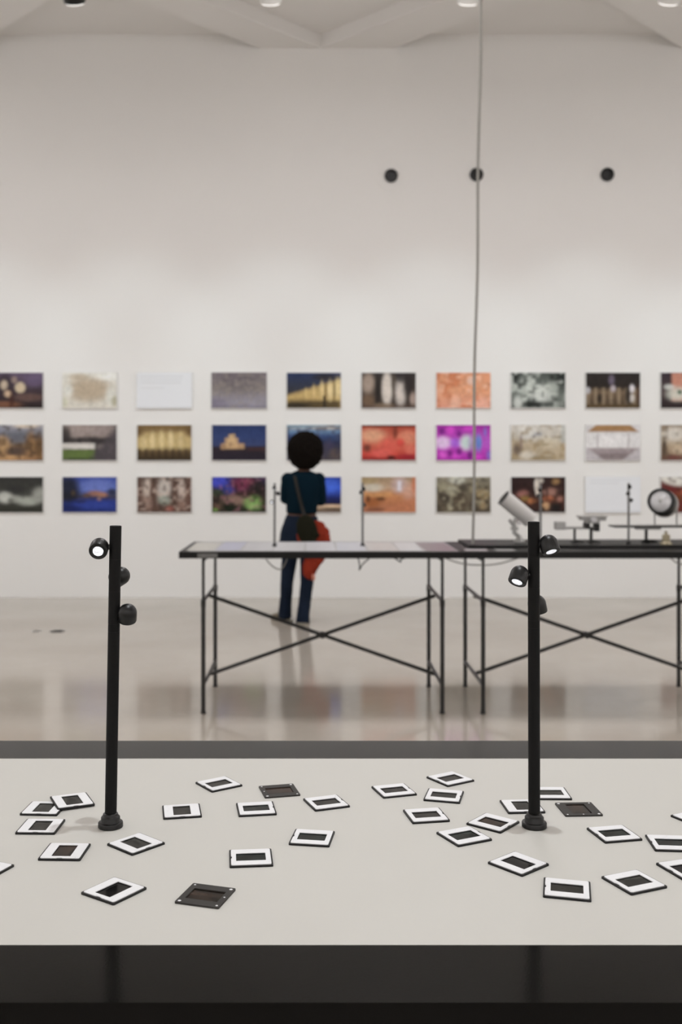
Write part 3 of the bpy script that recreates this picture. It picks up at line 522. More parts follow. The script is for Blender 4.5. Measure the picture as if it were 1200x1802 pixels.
def pole_lamp(loc, label, heads, height=0.384, lean=0.0, joints=(), pole_mat='black_soft', group='black pole lamps'):
    """heads: (x, y, z, dir) of the head centres relative to the base on the upright pole."""
    t = thing('pole_lamp', label, 'lamp', loc, 0, group)
    b = bmesh.new(); lathe(b, [(0.0150, 0), (0.0157, 0.0008), (0.0157, 0.0056), (0.0151, 0.0066), (0.0122, 0.0069), (0.0120, 0.0072), (0.0120, 0.0124), (0.0115, 0.0134), (0.0103, 0.0144), (0.0097, 0.0150), (0.0093, 0.0172), (0.0078, 0.0182), (0, 0.0183)], None, 48)
    finish(b, 'base', 'black', t, 35)
    top = Vector((lean * height, 0, height)); ax = top.normalized()
    b = bmesh.new()
    mt = Matrix.Rotation(math.atan(lean), 4, 'Y'); r = 0.00745
    prof = [(r, 0.010)]
    for j in sorted(joints): prof += [(r, j - .0003), (r - .0003, j - .00025), (r - .0003, j + .00025), (r, j + .0003)]
    prof += [(r, height - .0006), (r - .0006, height), (0, height)]
    lathe(b, prof, mt, 48); finish(b, 'pole', pole_mat, t, 35)
    for (hx, hy, hz, d) in heads:
        c = Vector((hx + lean * hz, hy, hz)); d = Vector(d).normalized()
        q = axis_matrix(c, d); rr = 0.01175
        b = bmesh.new()
        prof = [(0.0089, -0.0105), (0.0103, -0.0115), (0.0112, -0.0112), (rr, -0.0100), (rr, 0.0005)]
        for k in range(1, 9):
            a = k / 9 * math.pi / 2; prof.append((rr * math.cos(a), 0.0005 + rr * math.sin(a)))
        prof.append((0, 0.0005 + rr))
        lathe(b, prof[::-1], q, 40); hd = finish(b, 'lamp_head', 'black', t, 40)
        bmr = bmesh.new(); tube(bmr, Vector((lean * hz, 0, hz)) + (Vector((hx, hy, 0)).normalized()) * 0.0068, c, 0.0036, seg=20); finish(bmr, 'swivel_joint', 'black', hd, 40)
        b = bmesh.new(); lathe(b, [(0, -0.01085), (0.0067, -0.01085), (0.0067, -0.0106), (0, -0.0106)], q, 32); finish(b, 'lens', 'lens', hd)
        b = bmesh.new(); lathe(b, [(0.0075, -0.0105), (0.0075, -0.0111), (0.0086, -0.0111), (0.0086, -0.0105)], q, 32, False); finish(b, 'reflector_ring', 'leg_metal', hd, 40)
        ld = bpy.data.lights.new('head_light', 'SPOT'); ld.energy = KEY * 0.25; ld.spot_size = R(60); ld.spot_blend = 1.0; ld.shadow_soft_size = 0.006; ld.color = (0.95, 0.97, 1)
        lo = bpy.data.objects.new('head_light', ld); COL.objects.link(lo); lo.parent = hd; lo.matrix_local = axis_matrix(c + d * 0.0125, d)
    return t

TZ = H - 0.465        # top of the slide table
def on_table(px, py): y = 0.465 * F / (py - CY); return (PX(px, y), y, TZ)
LY = on_table(194, 1455)[1]
kx = LY / F
j = lambda py: (1455 - py) * kx
LB = (PX(194.5, LY), LY, TZ)
pole_lamp(LB, 'black pole lamp on the left, one lit head facing the viewer, leaning slightly right',
          [(-0.0192, -0.0045, j(962.5), (0.03, -.92, -.40)), (0.0035, 0.0215, j(1017), (-.75, .45, -.48)), (0.0177, -0.0040, j(1078), (-.10, .42, -.95))],
          height=j(925), lean=0.0169, joints=(j(984), j(1040), j(1097), j(1111)), group='pole lamps on the white slide table')
RB = (PX(940, LY), LY, TZ)
pole_lamp(RB, 'black upright pole lamp on the right, two lit heads tilted downwards',
          [(0.0180, -0.0050, j(957), (.20, -.48, -.85)), (-0.0192, -0.0050, j(1011), (-.38, -.48, -.78)), (0.0082, 0.0200, j(1067), (.22, .12, -.96))],
          height=j(918), lean=-0.0018, joints=(j(978), j(1034), j(1091), j(1104)), group='pole lamps on the white slide table')

# ------------------------------------------------------------------ the white slide table
YN, YF = 0.465 * F / (1662.5 - CY), 0.465 * F / (1335 - CY)
FR = 0.104
XL, XR = -1.25, 1.55
t = thing('display_table', 'white topped display table with dark grey frame, strewn with slides', 'table', ((XL + XR) / 2, (YN + YF) / 2, 0))
hw, hd_ = (XR - XL) / 2, (YF - YN) / 2
b = bmesh.new(); box(b, (0, 0, TZ - 0.006), (2 * hw, 2 * hd_, 0.012)); finish(b, 'white_surface', 'table_white', t)
b = bmesh.new()
for s in (-1, 1):
    box(b, (0, s * (hd_ + FR / 2), TZ - 0.05), (2 * (hw + FR), FR, 0.099))
    box(b, (s * (hw + FR / 2), 0, TZ - 0.05), (FR, 2 * hd_, 0.099))
finish(b, 'frame', 'table_frame', t)
b = bmesh.new(); box(b, (0, 0, TZ - 0.06), (2 * hw - .004, 2 * hd_ - .004, 0.08)); finish(b, 'tray_bottom', 'black_soft', t)
b = bmesh.new(); box(b, (0, 0, (TZ - 0.16) / 2 + 0.03), (2 * hw - 0.2, 2 * hd_ - 0.1, TZ - 0.16 - 0.0)); finish(b, 'plinth', 'black_soft', t, bevel=0.003)
for sx in (-1, 1):
    for sy in (-1, 1):
        b = bmesh.new(); lathe(b, [(0.03, 0), (0.03, 0.045), (0, 0.045)], Matrix.Translation((sx * (hw - .2), sy * (hd_ - .12), 0)), 20); finish(b, 'foot', 'black_soft', t, 40)

# ------------------------------------------------------------------ slides
def rrect(wx, wy, r, seg=4, cx=0, cy=0, notch=None):
    pts = []
    for qx, qy, a0 in ((1, 1, 0), (-1, 1, 90), (-1, -1, 180), (1, -1, 270)):
        for k in range(seg + 1):
            a = R(a0 + 90 * k / seg); pts.append((cx + qx * (wx / 2 - r) + r * math.cos(a), cy + qy * (wy / 2 - r) + r * math.sin(a)))
        if notch and a0 == 90:     # between top-left and bottom-left corner: a small bite
            x = cx - wx / 2
            pts += [(x, .004), (x + .0011, .0024), (x + .0011, -.0024), (x, -.004)]
    return pts
def circ(x, y, r, n=12): return [(x + r * math.cos(2 * math.pi * k / n), y + r * math.sin(2 * math.pi * k / n)) for k in range(n)]
WX, WY = 0.0345, 0.0228
win = rrect(WX, WY, 0.0004, 1)
body_me = plate_mesh('slide_body', [rrect(0.050, 0.050, 0.0016, 3), rrect(WX + .001, WY + .001, .0003, 1)], 0, 0.0021)
face_me = plate_mesh('face_plate', [rrect(0.0462, 0.0462, 0.0022, 4, notch=True), win, circ(-.0203, .0180, .0005), circ(-.0203, -.0180, .0006), circ(.0200, .0185, .0004), circ(0, .0190, .0004), circ(0, -.0190, .0004), circ(-.0203, .0115, .0003)], 0.0021, 0.0029)
dark_body_me = plate_mesh('slide_body', [rrect(0.050, 0.050, 0.0016, 3), rrect(WX + .002, WY + .003, .0004, 1), circ(-.0213, .0210, .0015), circ(-.0208, -.0208, .0020), circ(.0210, .0208, .0020), circ(.0213, -.0210, .0014), circ(-.0215, .0, .0012)], 0, 0.0020)
for me_, m_ in ((body_me, 'slide_black'), (face_me, 'slide_white'), (dark_body_me, 'slide_grey')): me_.materials.append(M[m_])
def flat(name, lx, ly, z0, z1):
    bm = bmesh.new(); box(bm, (0, 0, (z0 + z1) / 2), (lx, ly, z1 - z0)); me = bpy.data.meshes.new(name); bm.to_mesh(me); bm.free(); return me
def pin_mesh(x, y, r):
    bm = bmesh.new(); lathe(bm, [(r, 0.0005), (r, 0.00205), (r * .8, 0.0022), (0, 0.0022)], Matrix.Translation((x, y, 0)), 14); me = bpy.data.meshes.new('pin'); bm.to_mesh(me); bm.free(); me.materials.append(M['slide_white']); return me
PINS = [pin_mesh(*a) for a in ((-.0213, .0210, .0013), (-.0208, -.0208, .0018), (.0210, .0208, .0018), (.0213, -.0210, .0012), (-.0215, .0, .0010))]
film_me = flat('film', WX + .0008, WY + .0008, 0.0006, 0.0014)
film_dk = flat('film', WX + .0018, WY + .0028, 0.0002, 0.0009)
SL = [(-0.3616, 1.3642, 86.7, 0, 1, 'white framed slide half under another one, left of the left lamp'), (-0.3299, 1.3875, 116.3, 0, 1, 'white framed slide lying across a corner of another, left of the left lamp'),
 (-0.3483, 1.2971, 88.4, 0, 0, 'white framed slide level with the foot of the left lamp, nearest the left edge'), (-0.2972, 1.2134, 87.9, 0, 2, 'white framed slide with brownish film in front and left of the left lamp'),
 (-0.2172, 1.2386, 137.9, 0, 1, 'white framed slide just in front of the left lamp foot'), (-0.2173, 1.1037, 55.3, 0, 4, 'white framed diamond-turned slide nearest the viewer on the left, glossy black film'),
 (-0.3774, 1.1593, 67.0, 0, 4, 'white framed slide cut off by the left edge of the photo'), (-0.1386, 1.4674, 34.8, 0, 0, 'white framed slide farthest back on the left half'),
 (-0.0508, 1.4379, 13.3, 1, 5, 'dark grey slide showing its back, the far one on the left half'), (-0.1768, 1.3533, 100.1, 0, 0, 'white framed slide with upright film, right of the left pole'),
 (-0.079, 1.3627, 8.6, 0, 3, 'white framed slide just in front of the far dark slide'), (0.0147, 1.3872, 20.2, 0, 0, 'white framed slide right of the far dark slide'),
 (-0.0041, 1.2582, -8.9, 0, 3, 'white framed slide alone in the middle of the table'), (-0.0754, 1.1944, 5.3, 0, 3, 'white framed slide with greenish film behind the near dark slide'),
 (-0.1171, 1.0912, 163.3, 1, 2, 'dark grey slide showing its back, nearest the viewer on the left'), (0.1103, 1.4382, 16.8, 0, 0, 'white framed slide leftmost of the far group on the right half'),
 (0.1965, 1.4914, 31.9, 0, 0, 'white framed slide farthest back of all, right half'), (0.1778, 1.416, -14.7, 0, 1, 'white framed slide just in front of the farthest back one'),
 (0.1447, 1.3374, 10.0, 0, 0, 'white framed slide alone left of the pair by the right lamp'), (0.2274, 1.3102, 140.5, 0, 2, 'white framed slide touching the right lamp side of a close pair, the far one'),
 (0.1835, 1.2637, 25.4, 0, 3, 'white framed slide near one of the close pair left of the right lamp'), (0.2335, 1.1777, 130.6, 0, 4, 'white framed slide in front of the right lamp foot'),
 (0.3273, 1.4263, -1.0, 0, 1, 'white framed slide behind the right pole, its right part showing'), (0.2773, 1.3723, 93.1, 0, 1, 'white framed slide crossed by the right pole'),
 (0.3502, 1.3618, 93.0, 1, 2, 'dark grey slide showing its back, right of the right lamp'), (0.3712, 1.2714, 11.6, 0, 3, 'white framed slide in front of the right dark slide'),
 (0.4308, 1.2401, -4.3, 0, 3, 'white framed slide at the right edge, middle one of three'), (0.4231, 1.1619, 18.4, 0, 4, 'white framed slide at the right edge, nearest of three'),
 (0.3507, 1.1262, 23.1, 0, 1, 'white framed slide with pale smudge on its film, near right'), (0.2722, 1.107, -13.7, 0, 0, 'white framed slide nearest the viewer on the right'),
 (0.497, 1.3258, 27.0, 0, 0, 'white framed slide at the right edge, farthest of three')]
for i, (x, y, a, dark, fi, lab) in enumerate(SL):
    t = thing('photo_slide', lab, 'slide', (x, y, TZ), R(a + (180 if i in (15, 10, 11, 17, 18, 20) else 0)), 'mounted slides scattered on the white table')
    def put(name, me, m=None):
        o = bpy.data.objects.new(name, me); COL.objects.link(o); o.parent = t; return o
    fm = (film_dk if dark else film_me).copy(); fm.materials.append(FILMS[fi])
    put('slide_body', dark_body_me if dark else body_me)
    if not dark: put('face_plate', face_me)
    else:
        for pm in PINS: put('pin', pm)['label'] = 'white pin end'
    put('film', fm)
    if i == 1:
        t.rotation_mode = 'XYZ'; t.location = (x, y, TZ + 0.0024); t.rotation_euler = (R(1.4), R(-2.0), R(a))

# ------------------------------------------------------------------ far trestle tables
FY, BY = 5.93, 6.68          # front and back edge of the tops
TTOP = PZ(971, FY); THK = 12.0 * FY / F
def trestle_table(px0, px1, pl0, pl1, label):
    xa, xb = PX(px0, FY), PX(px1, FY); t = thing('trestle_table', label, 'table', ((xa + xb) / 2, (FY + BY) / 2, 0), 0, 'black trestle tables')
    ox, oy = (xa + xb) / 2, (FY + BY) / 2
    b = bmesh.new(); box(b, (0, 0, TTOP - THK / 2), (xb - xa - 0.002, BY - FY, THK)); finish(b, 'tabletop', 'top_black', t, bevel=0.002)
    lf, lr = FY + 0.04, FY + 0.80 - 0.04
    lx = [PX(pl0, FY) , PX(pl1, FY)]
    lf = FY + 0.02; lr = 6.66
    for x in lx:
        for yy in (lf, lr):
            b = bmesh.new(); zt = PZ(1059, FY)
            tube(b, (x - ox, yy - oy, 0), (x - ox, yy - oy, 0.012), 0.016, seg=16)
            tube(b, (x - ox, yy - oy, 0.0), (x - ox, yy - oy, zt), 0.0130, seg=16); tube(b, (x - ox, yy - oy, zt), (x - ox, yy - oy, TTOP - THK), 0.0088, seg=16)
            tube(b, (x - ox, yy - oy, zt - .03), (x - ox, yy - oy, zt + 0.01), 0.0155, seg=16)
            finish(b, 'leg', 'leg_metal', t, 40)
        for z in (0.655, 0.165):
            b = bmesh.new(); tube(b, (x - ox, lf - oy, z), (x - ox, lr - oy, z), 0.011, seg=12); finish(b, 'side_rail', 'leg_metal', t, 40)
        b = bmesh.new(); tube(b, (x - ox, lf - oy, TTOP - THK - 0.012), (x - ox, lr - oy, TTOP - THK - 0.012), 0.010, seg=12); finish(b, 'top_rail', 'leg_metal', t, 40)
    my = (lf + lr) / 2 - oy
    for z0, z1 in ((0.640, 0.155), (0.155, 0.640)):
        b = bmesh.new(); tube(b, (lx[0] - ox, my, z0), (lx[1] - ox, my, z1), 0.0115, seg=14); finish(b, 'cross_brace', 'leg_metal', t, 40)
    b = bmesh.new(); tube(b, ((lx[0] + lx[1]) / 2 - ox, my - .022, 0.3975), ((lx[0] + lx[1]) / 2 - ox, my + .022, 0.3975), 0.02, seg=20); finish(b, 'brace_hub', 'leg_metal', t, 40)
    return t, ox, oy
TA, oxA, oyA = trestle_table(314, 816, 357, 779, 'left black trestle table covered with pale photo sheets')
TB, oxB, oyB = trestle_table(816, 1318, 851, 1273, 'right black trestle table carrying optical instruments')
b = bmesh.new(); box(b, (PX(365, FY) - oxA, FY - oyA - 0.0008, TTOP - THK / 2 - .003), (0.115, 0.0016, 0.026)); lb = finish(b, 'edge_patch', 'label', TA); lb['label'] = 'pale patch on the black table edge'  # pale mottled patch on the front edge
b = bmesh.new(); box(b, (0.015, 0, TTOP + 0.0004), (1.57, 0.69, 0.0008)); finish(b, 'display_surface', 'pale_surface', TA)
# sheets on the left table
SHEETS = [(-0.68, 6.30, .16, .60, (200, 198, 190), 'cream sheet at the far left end of the trestle table', 1), (-0.515, 6.32, .14, .58, (188, 190, 208), 'pale lavender sheet, second from the left end of the trestle table', 2),
          (-0.345, 6.30, .17, .62, (202, 202, 204), 'pale grey sheet left of the left small pole lamp', 3), (-0.155, 6.28, .17, .62, (210, 210, 212), 'white sheet between the small pole lamp and the visitor', 4),
          (0.03, 6.31, .17, .64, (214, 214, 218), 'white sheet in front of the visitor', 5), (0.215, 6.29, .17, .62, (204, 206, 214), 'bluish white sheet left of the second small pole lamp', 6),
          (0.40, 6.30, .17, .60, (206, 204, 202), 'off-white sheet right of the second small pole lamp', 7), (0.565, 6.29, .13, .60, (216, 218, 220), 'bright white sheet beside the mauve one', 8),
          (0.735, 6.27, .18, .58, (134, 116, 122), 'mauve brown sheet beside the black shelf board', 9)]
for k, (sx, sy, sw, sd, c, lab, sd_) in enumerate(SHEETS):
    m_ = mat('sheet %d' % sd_, tuple(x * 0.84 for x in rgb(*c)[:3]) + (1,), 0.35, spec=0.4, noise=0.22, nscale=9 + sd_, detail=2)
    b = bmesh.new(); box(b, (0, 0, 0.0006), (sw, sd, 0.0012)); o = finish(b, 'photo_sheet', m_); o.location = (sx, sy, TTOP + 0.0008); o.rotation_euler = (0, 0, R((-1) ** k * 0.6))
    tag(o, lab, 'photo sheet', 'photo sheets on the left trestle table')
for k, (px, w_, lab) in enumerate(((838, .13, 'small white paper in front of the black shelf board, the left one'), (889, .11, 'small grey paper in front of the black shelf board, left of the right pole'))):
    m_ = mat('paper %d' % k, rgb(*((176, 170, 172), (150, 150, 148))[k]), 0.5, noise=0.05)
    b = bmesh.new(); box(b, (0, 0, 0.0006), (w_, 0.11, 0.0012)); o = finish(b, 'paper_note', m_); o.location = (PX(px, 6.03), 6.04, TTOP); tag(o, lab, 'paper', 'papers on the right trestle table')

# shelf board for the instruments
SBX0, SBX1, SBY0, SBY1, SBT = PX(825, 6.18), 2.5, 6.18, 6.66, 0.0165
b = bmesh.new(); box(b, (0, 0, SBT / 2), (SBX1 - SBX0, SBY1 - SBY0, SBT)); o = finish(b, 'shelf_board', 'top_black', bevel=0.002); o.location = ((SBX0 + SBX1) / 2, (SBY0 + SBY1) / 2, TTOP)
tag(o, 'long black board lying on the right trestle table under the instruments', 'board')
ST = TTOP + SBT
IY = 6.42
# white tube projector
def ip(px, py, y=IY): return Vector((PX(px, y), y, PZ(py, y)))
t = thing('tube_projector', 'slanted pale grey tube with dark mouth on a bracket, behind the right lamp', 'projector', (PX(912, IY), IY, ST))
O = Vector(t.location)
A, B_ = ip(886, 876) - O, ip(934, 915) - O; A.y -= .006; B_.y += .006; d = (B_ - A).normalized(); rt = 0.051
q = Matrix.Translation(A) @ d.to_track_quat('Z', 'Y').to_matrix().to_4x4(); L = (B_ - A).length
b = bmesh.new(); lathe(b, [(0, 0.006), (rt - .006, 0.006), (rt - .006, 0.001), (rt, 0.0), (rt, L), (rt - .008, L + .004), (0, L + .004)], q, 40); finish(b, 'tube', 'white_enamel', t, 40)
b = bmesh.new(); lathe(b, [(rt - .007, -0.004), (rt - .0005, -0.004), (rt - .0005, 0.006), (rt - .007, 0.006)], q, 40, False); finish(b, 'front_ring', 'black', t, 40)
b = bmesh.new(); lathe(b, [(rt - .0065, 0.004), (0, 0.004)], q, 32); finish(b, 'front_glass', 'black', t)
mid = ip(912, 901) - O
b = bmesh.new()
tube(b, mid, ip(903, 922) - O, 0.012); tube(b, ip(896, 914) - O, ip(906, 926) - O, 0.010, 0.014); tube(b, ip(905, 924) - O, ip(905, 940) - O, 0.013); box(b, ip(905, 930) - O, (0.045, 0.03, 0.02))
finish(b, 'bracket', 'alu', t, 40)
b = bmesh.new(); tube(b, ip(906, 938) - O, ip(916, 946) - O, 0.013); lathe(b, [(0.035, 0), (0.035, 0.012), (0.018, 0.03), (0, 0.032)], Matrix.Translation((PX(914, IY) - O.x, 0, 0)), 24); finish(b, 'foot', 'alu', t, 40)
b = bmesh.new(); tube(b, ip(913, 920) - O + Vector((0, -.02, 0)), ip(913, 920) - O + Vector((0, .02, 0)), 0.014, seg=20); finish(b, 'knob', 'steel', t, 40)

# optical bench with split head
t = thing('viewing_device', 'flat-headed optical viewer with two black blocks on thin stems', 'optical instrument', (PX(1025, IY), IY, ST)); O = Vector(t.location)
b = bmesh.new()
box(b, ip(1041, 909) - O, (0.175, 0.09, 0.010)); box(b, ip(1041, 913) - O, (0.15, 0.075, 0.016)); box(b, ip(1041, 918) - O, (0.09, 0.05, 0.02)); box(b, ip(1060, 913) - O, (0.035, 0.06, 0.022))
finish(b, 'head_plate', 'alu', t, bevel=0.003)
b = bmesh.new(); tube(b, ip(1041, 914) - O + Vector((0, -.055, 0)), ip(1041, 914) - O + Vector((0, -.035, 0)), 0.018, seg=24); finish(b, 'eyepiece', 'glass_lens', t, 40)
for px, py, w_, h_ in ((1032, 925, .035, .04), (1049, 928, .034, .048)):
    b = bmesh.new(); box(b, ip(px, py) - O, (w_, 0.05, h_)); finish(b, 'side_block', 'black', t, bevel=0.004)
b = bmesh.new(); box(b, ip(985, 925) - O, (0.062, 0.06, 0.05)); finish(b, 'end_block', 'alu', t, bevel=0.004)
b = bmesh.new(); box(b, ip(1008, 929) - O, (0.13, 0.03, 0.016)); finish(b, 'arm', 'alu', t, bevel=0.003)
for px, r_ in ((1011, .008), (1040, .010)):
    b = bmesh.new(); tube(b, (PX(px, IY) - O.x, 0, 0.0), ip(px, 927) - O, r_, seg=14); lathe(b, [(0.045, 0), (0.045, 0.006), (0.03, 0.014), (r_, 0.018), (0, .0181)], Matrix.Translation((PX(px + 5, IY) - O.x, 0, 0)), 24)
    finish(b, 'stand', 'leg_metal', t, 40)

# bench rail
t = thing('optical_rail', 'thin grey horizontal rail on a short stem under the drum lamp', 'rail', (PX(1137, IY), IY, ST)); O = Vector(t.location)
b = bmesh.new(); a_, c_ = ip(1076, 926) - O, ip(1215, 926) - O
box(b, (a_ + c_) / 2, ((c_ - a_).length, 0.14, 0.010)); finish(b, 'rail', 'leg_metal', t, bevel=0.002)
b = bmesh.new(); box(b, ip(1140, 930) - O, (0.15, 0.06, 0.012)); finish(b, 'carrier', 'alu', t, bevel=0.002)
b = bmesh.new(); tube(b, (0, 0, 0), ip(1137, 928) - O, 0.010, seg=14); finish(b, 'stem', 'leg_metal', t, 40)
b = bmesh.new(); lathe(b, [(0.05, 0), (0.05, 0.006), (0.035, 0.014), (0.01, 0.018), (0, .018)], Matrix.Translation((.02, 0, 0)), 24); finish(b, 'foot', 'black_soft', t, 40)
RAILTOP = PZ(926, IY) + 0.005
# brass weight in front of the shelf
t = thing('brass_stand', 'small olive brass weight standing at the front of the black shelf board', 'weight', (PX(1172, 6.24), 6.24, ST))
b = bmesh.new(); lathe(b, [(0.036, 0), (0.036, 0.008), (0.028, 0.016), (0.024, 0.02), (0.024, 0.056), (0.021, 0.06), (0.009, 0.064), (0.008, 0.082), (0, 0.083)], None, 28); finish(b, 'body', 'brass', t, 40)
# drum spotlight on thin legs
t = thing('drum_spotlight', 'grey drum-shaped stage lamp with round glass face on thin legs', 'spotlight', (PX(1170, IY), IY, RAILTOP)); O = Vector(t.location)
Fc, Bc = ip(1156, 881) - O, ip(1187, 893) - O; Fc.y = -0.07; Bc.y = 0.14
d = (Bc - Fc).normalized(); q = Matrix.Translation(Fc) @ d.to_track_quat('Z', 'Y').to_matrix().to_4x4(); L = (Bc - Fc).length
b = bmesh.new(); lathe(b, [(0, 0.012), (0.066, 0.012), (0.078, 0.010), (0.080, 0.02), (0.076, 0.05), (0.080, 0.06), (0.080, L * .7), (0.060, L), (0, L + .004)], q, 40); finish(b, 'lamp_body', 'leg_metal', t, 40)
b = bmesh.new(); lathe(b, [(0.0665, -0.006), (0.074, -0.008), (0.081, -0.004), (0.081, 0.010), (0.0665, 0.010)], q, 40, False); finish(b, 'rim', 'black', t, 40)
b = bmesh.new(); lathe(b, [(0.0668, 0.006), (0.05, -0.004), (0.02, -0.011), (0, -0.012)], q, 40); finish(b, 'front_lens', 'glass_lens', t, 60)
b = bmesh.new(); lathe(b, [(0.012, -0.016), (0.009, -0.018), (0, -0.018)], q, 20); finish(b, 'bulb_cap', 'alu', t, 60)
b = bmesh.new(); lathe(b, [(0.083, 0.07), (0.085, 0.075), (0.085, L * .6), (0.083, L * .62), (.0805, L * .62)], q, 40, False); finish(b, 'cooling_band', 'alu', t, 40)
for px in (1152, 1191):
    b = bmesh.new(); tube(b, (PX(px, IY) - O.x, 0, 0), ip(px, 893) - O, 0.0055, seg=10); finish(b, 'leg', 'alu', t, 40)
b = bmesh.new(); tube(b, ip(1152, 893) - O, ip(1191, 893) - O, 0.008, seg=10); finish(b, 'yoke', 'alu', t, 40)

# small pole lamps on the trestle tables
def far_lamp(px, y, zb, py_top, heads, label, lean=0):
    k = y / F; ht = PZ(py_top, y) - zb; pb = CY + (H - zb) / k
    return pole_lamp((PX(px, y), y, zb), label, [(hx * k, hy, (pb - py) * k, d) for hx, hy, py, d in heads], height=ht, lean=lean, pole_mat='pole_grey', group='small pole lamps on the trestle tables')
far_lamp(483, 6.30, TTOP, 850, [(-.5, -0.020, 858, (0, -.2, -1)), (5.5, 0.006, 868, (.5, .3, -.8)), (-5, -0.010, 883, (0, -.95, -.2))], 'thin pole lamp with one head glowing at the viewer, left of the visitor', lean=.004)
far_lamp(638, 6.33, TTOP, 850, [(1.5, -0.019, 860, (0, .2, -1)), (-2, 0.019, 866, (-.3, .4, -.9)), (2.5, .017, 888, (.3, .4, -.9))], 'thin pole lamp right of the visitor, in front of the orange print')
far_lamp(951, 6.50, ST, 853, [(-2, -0.019, 862, (0, .3, -1)), (-2, 0.019, 872, (-.3, .4, -.9)), (2.5, .017, 882, (.3, .4, -.9))], 'thin pole lamp behind the right pole, beside the white tube')
far_lamp(1106, 6.30, ST, 850, [(0, -0.019, 856, (0, .3, -1)), (-2.2, -0.017, 868, (-.3, .3, -.9)), (4.5, 0.008, 880, (.6, -.1, -.5))], 'thin pole lamp between the optical viewer and the drum lamp')

# cables under the tables and the hanging cable
def zc(px, py, y): return (PX(px, y), y, PZ(py, y))
yc = 6.1
CAB = [([(468, 984), (474, 992), (484, 1000), (494, 1003), (500, 996), (505, 984)], 'thin cable loop hanging under the tabletop beside the visitor'),
       ([(630, 982), (634, 996), (631, 1006), (638, 992), (646, 986), (650, 982)], 'dark cable knot hanging under the tabletop in the middle'),
       ([(694, 982), (700, 986), (706, 990), (704, 984), (712, 982)], 'short cable end hanging under the tabletop left of the right legs'),
       ([(784, 982), (800, 990), (835, 995), (870, 994), (895, 988), (912, 982)], 'long cable sagging under the joint of the two trestle tables'),
       ([(1180, 982), (1190, 992), (1205, 994), (1215, 982)], 'cable sagging under the tabletop at the right edge')]
for pts, lab in CAB:
    o = curve_tube('cable_loop', [zc(px, py, yc) for px, py in pts], 0.004, 'dark_cable' if 'dark' in lab or 'short' in lab else 'cable'); tag(o, lab, 'cable', 'cables under the trestle tables')
    # hook the ends into the tabletop underside
yh = 6.25
hp = []
for k in range(31):
    py = -250 + (952 + 250) * k / 30
    px = 846 - 9.5 * max(0, py) / 950 - 4.5 * math.sin(max(0, py) / 950 * math.pi * .5) ** 2 + 1.2 * math.sin(py / 60.0)
    z = PZ(py, yh)
    if z < CEIL + .14: hp.append((PX(px, yh), yh, z))
hp[-1] = (hp[-1][0], yh, ST + .004)
hp.insert(0, (hp[0][0], yh, CEIL + RIB - .004))
o = curve_tube('hanging_cable', hp, 0.0085, 'cable'); tag(o, 'grey cable hanging from the ceiling to the right trestle table', 'cable')

# ------------------------------------------------------------------ the visitor
def loft(bm, rings, seg=20):
    """rings: (centre, rx, ry, [tilt quaternion]); closed tube with domed ends."""
    R_ = []
    for i, rg in enumerate(rings):
        c = Vector(rg[0]); rx, ry = rg[1], rg[2]
        a = Vector(rings[max(0, i - 1)][0]); z = Vector(rings[min(len(rings) - 1, i + 1)][0])
        d = (z - a).normalized(); xa = Vector((1, 0, 0))
        if abs(d.x) > .85: xa = Vector((0, 0, 1))
        ya = d.cross(xa).normalized(); xa = ya.cross(d).normalized()
        R_.append([bm.verts.new(c + xa * rx * math.cos(2 * math.pi * k / seg) + ya * ry * math.sin(2 * math.pi * k / seg)) for k in range(seg)])
    for A, B in zip(R_, R_[1:]):
        for k in range(seg): bm.faces.new((A[k], A[(k + 1) % seg], B[(k + 1) % seg], B[k]))
    for Rg, end, nxt, fl in ((R_[0], rings[0], rings[1], True), (R_[-1], rings[-1], rings[-2], False)):
        c = Vector(end[0]); d = (c - Vector(nxt[0])).normalized(); v = bm.verts.new(c + d * min(end[1], end[2]) * .6)
        for k in range(seg):
            f = (Rg[k], Rg[(k + 1) % seg], v); bm.faces.new(f if not fl else f[::-1])
def ball(bm, c, r, sx=1, sy=1, sz=1, rot=None):
    mt = Matrix.Translation(c)
    if rot: mt = mt @ rot
    bmesh.ops.create_uvsphere(bm, u_segments=20, v_segments=14, radius=r, matrix=mt @ Matrix.Diagonal((sx, sy, sz, 1)))
def fused(bm, name, m, parent, voxel=0.006, smooth_it=4, disp=None):
    bmesh.ops.recalc_face_normals(bm, faces=bm.faces[:])
    o = finish(bm, name, m, None)
    md = o.modifiers.new('r', 'REMESH'); md.mode = 'VOXEL'; md.voxel_size = voxel; md.use_smooth_shade = True
    sm = o.modifiers.new('s', 'SMOOTH'); sm.iterations = smooth_it; sm.factor = .5
    if disp:
        tx = bpy.data.textures.new(name + 'tex', 'CLOUDS'); tx.noise_scale = disp[1]; tx.noise_depth = 3
        dm = o.modifiers.new('d', 'DISPLACE'); dm.texture = tx; dm.strength = disp[0]; dm.mid_level = .5
    dg = bpy.context.evaluated_depsgraph_get()
    me = bpy.data.meshes.new_from_object(o.evaluated_get(dg)); old = o.data; o.modifiers.clear(); o.data = me; me.name = name
    for p in me.polygons: p.use_smooth = True
    if parent is not None: o.parent = parent
    return o

PY = 9.30
k = PY / F
def L_(px, py, y=0.0): return Vector(((px - 533) * k, y, (CY - py) * k + H))
vis = thing('person', 'visitor seen from behind in dark teal top and jeans, arms folded, facing the prints', 'person', (PX(533, PY), PY, 0))
vis.scale = (1, 1, 1)
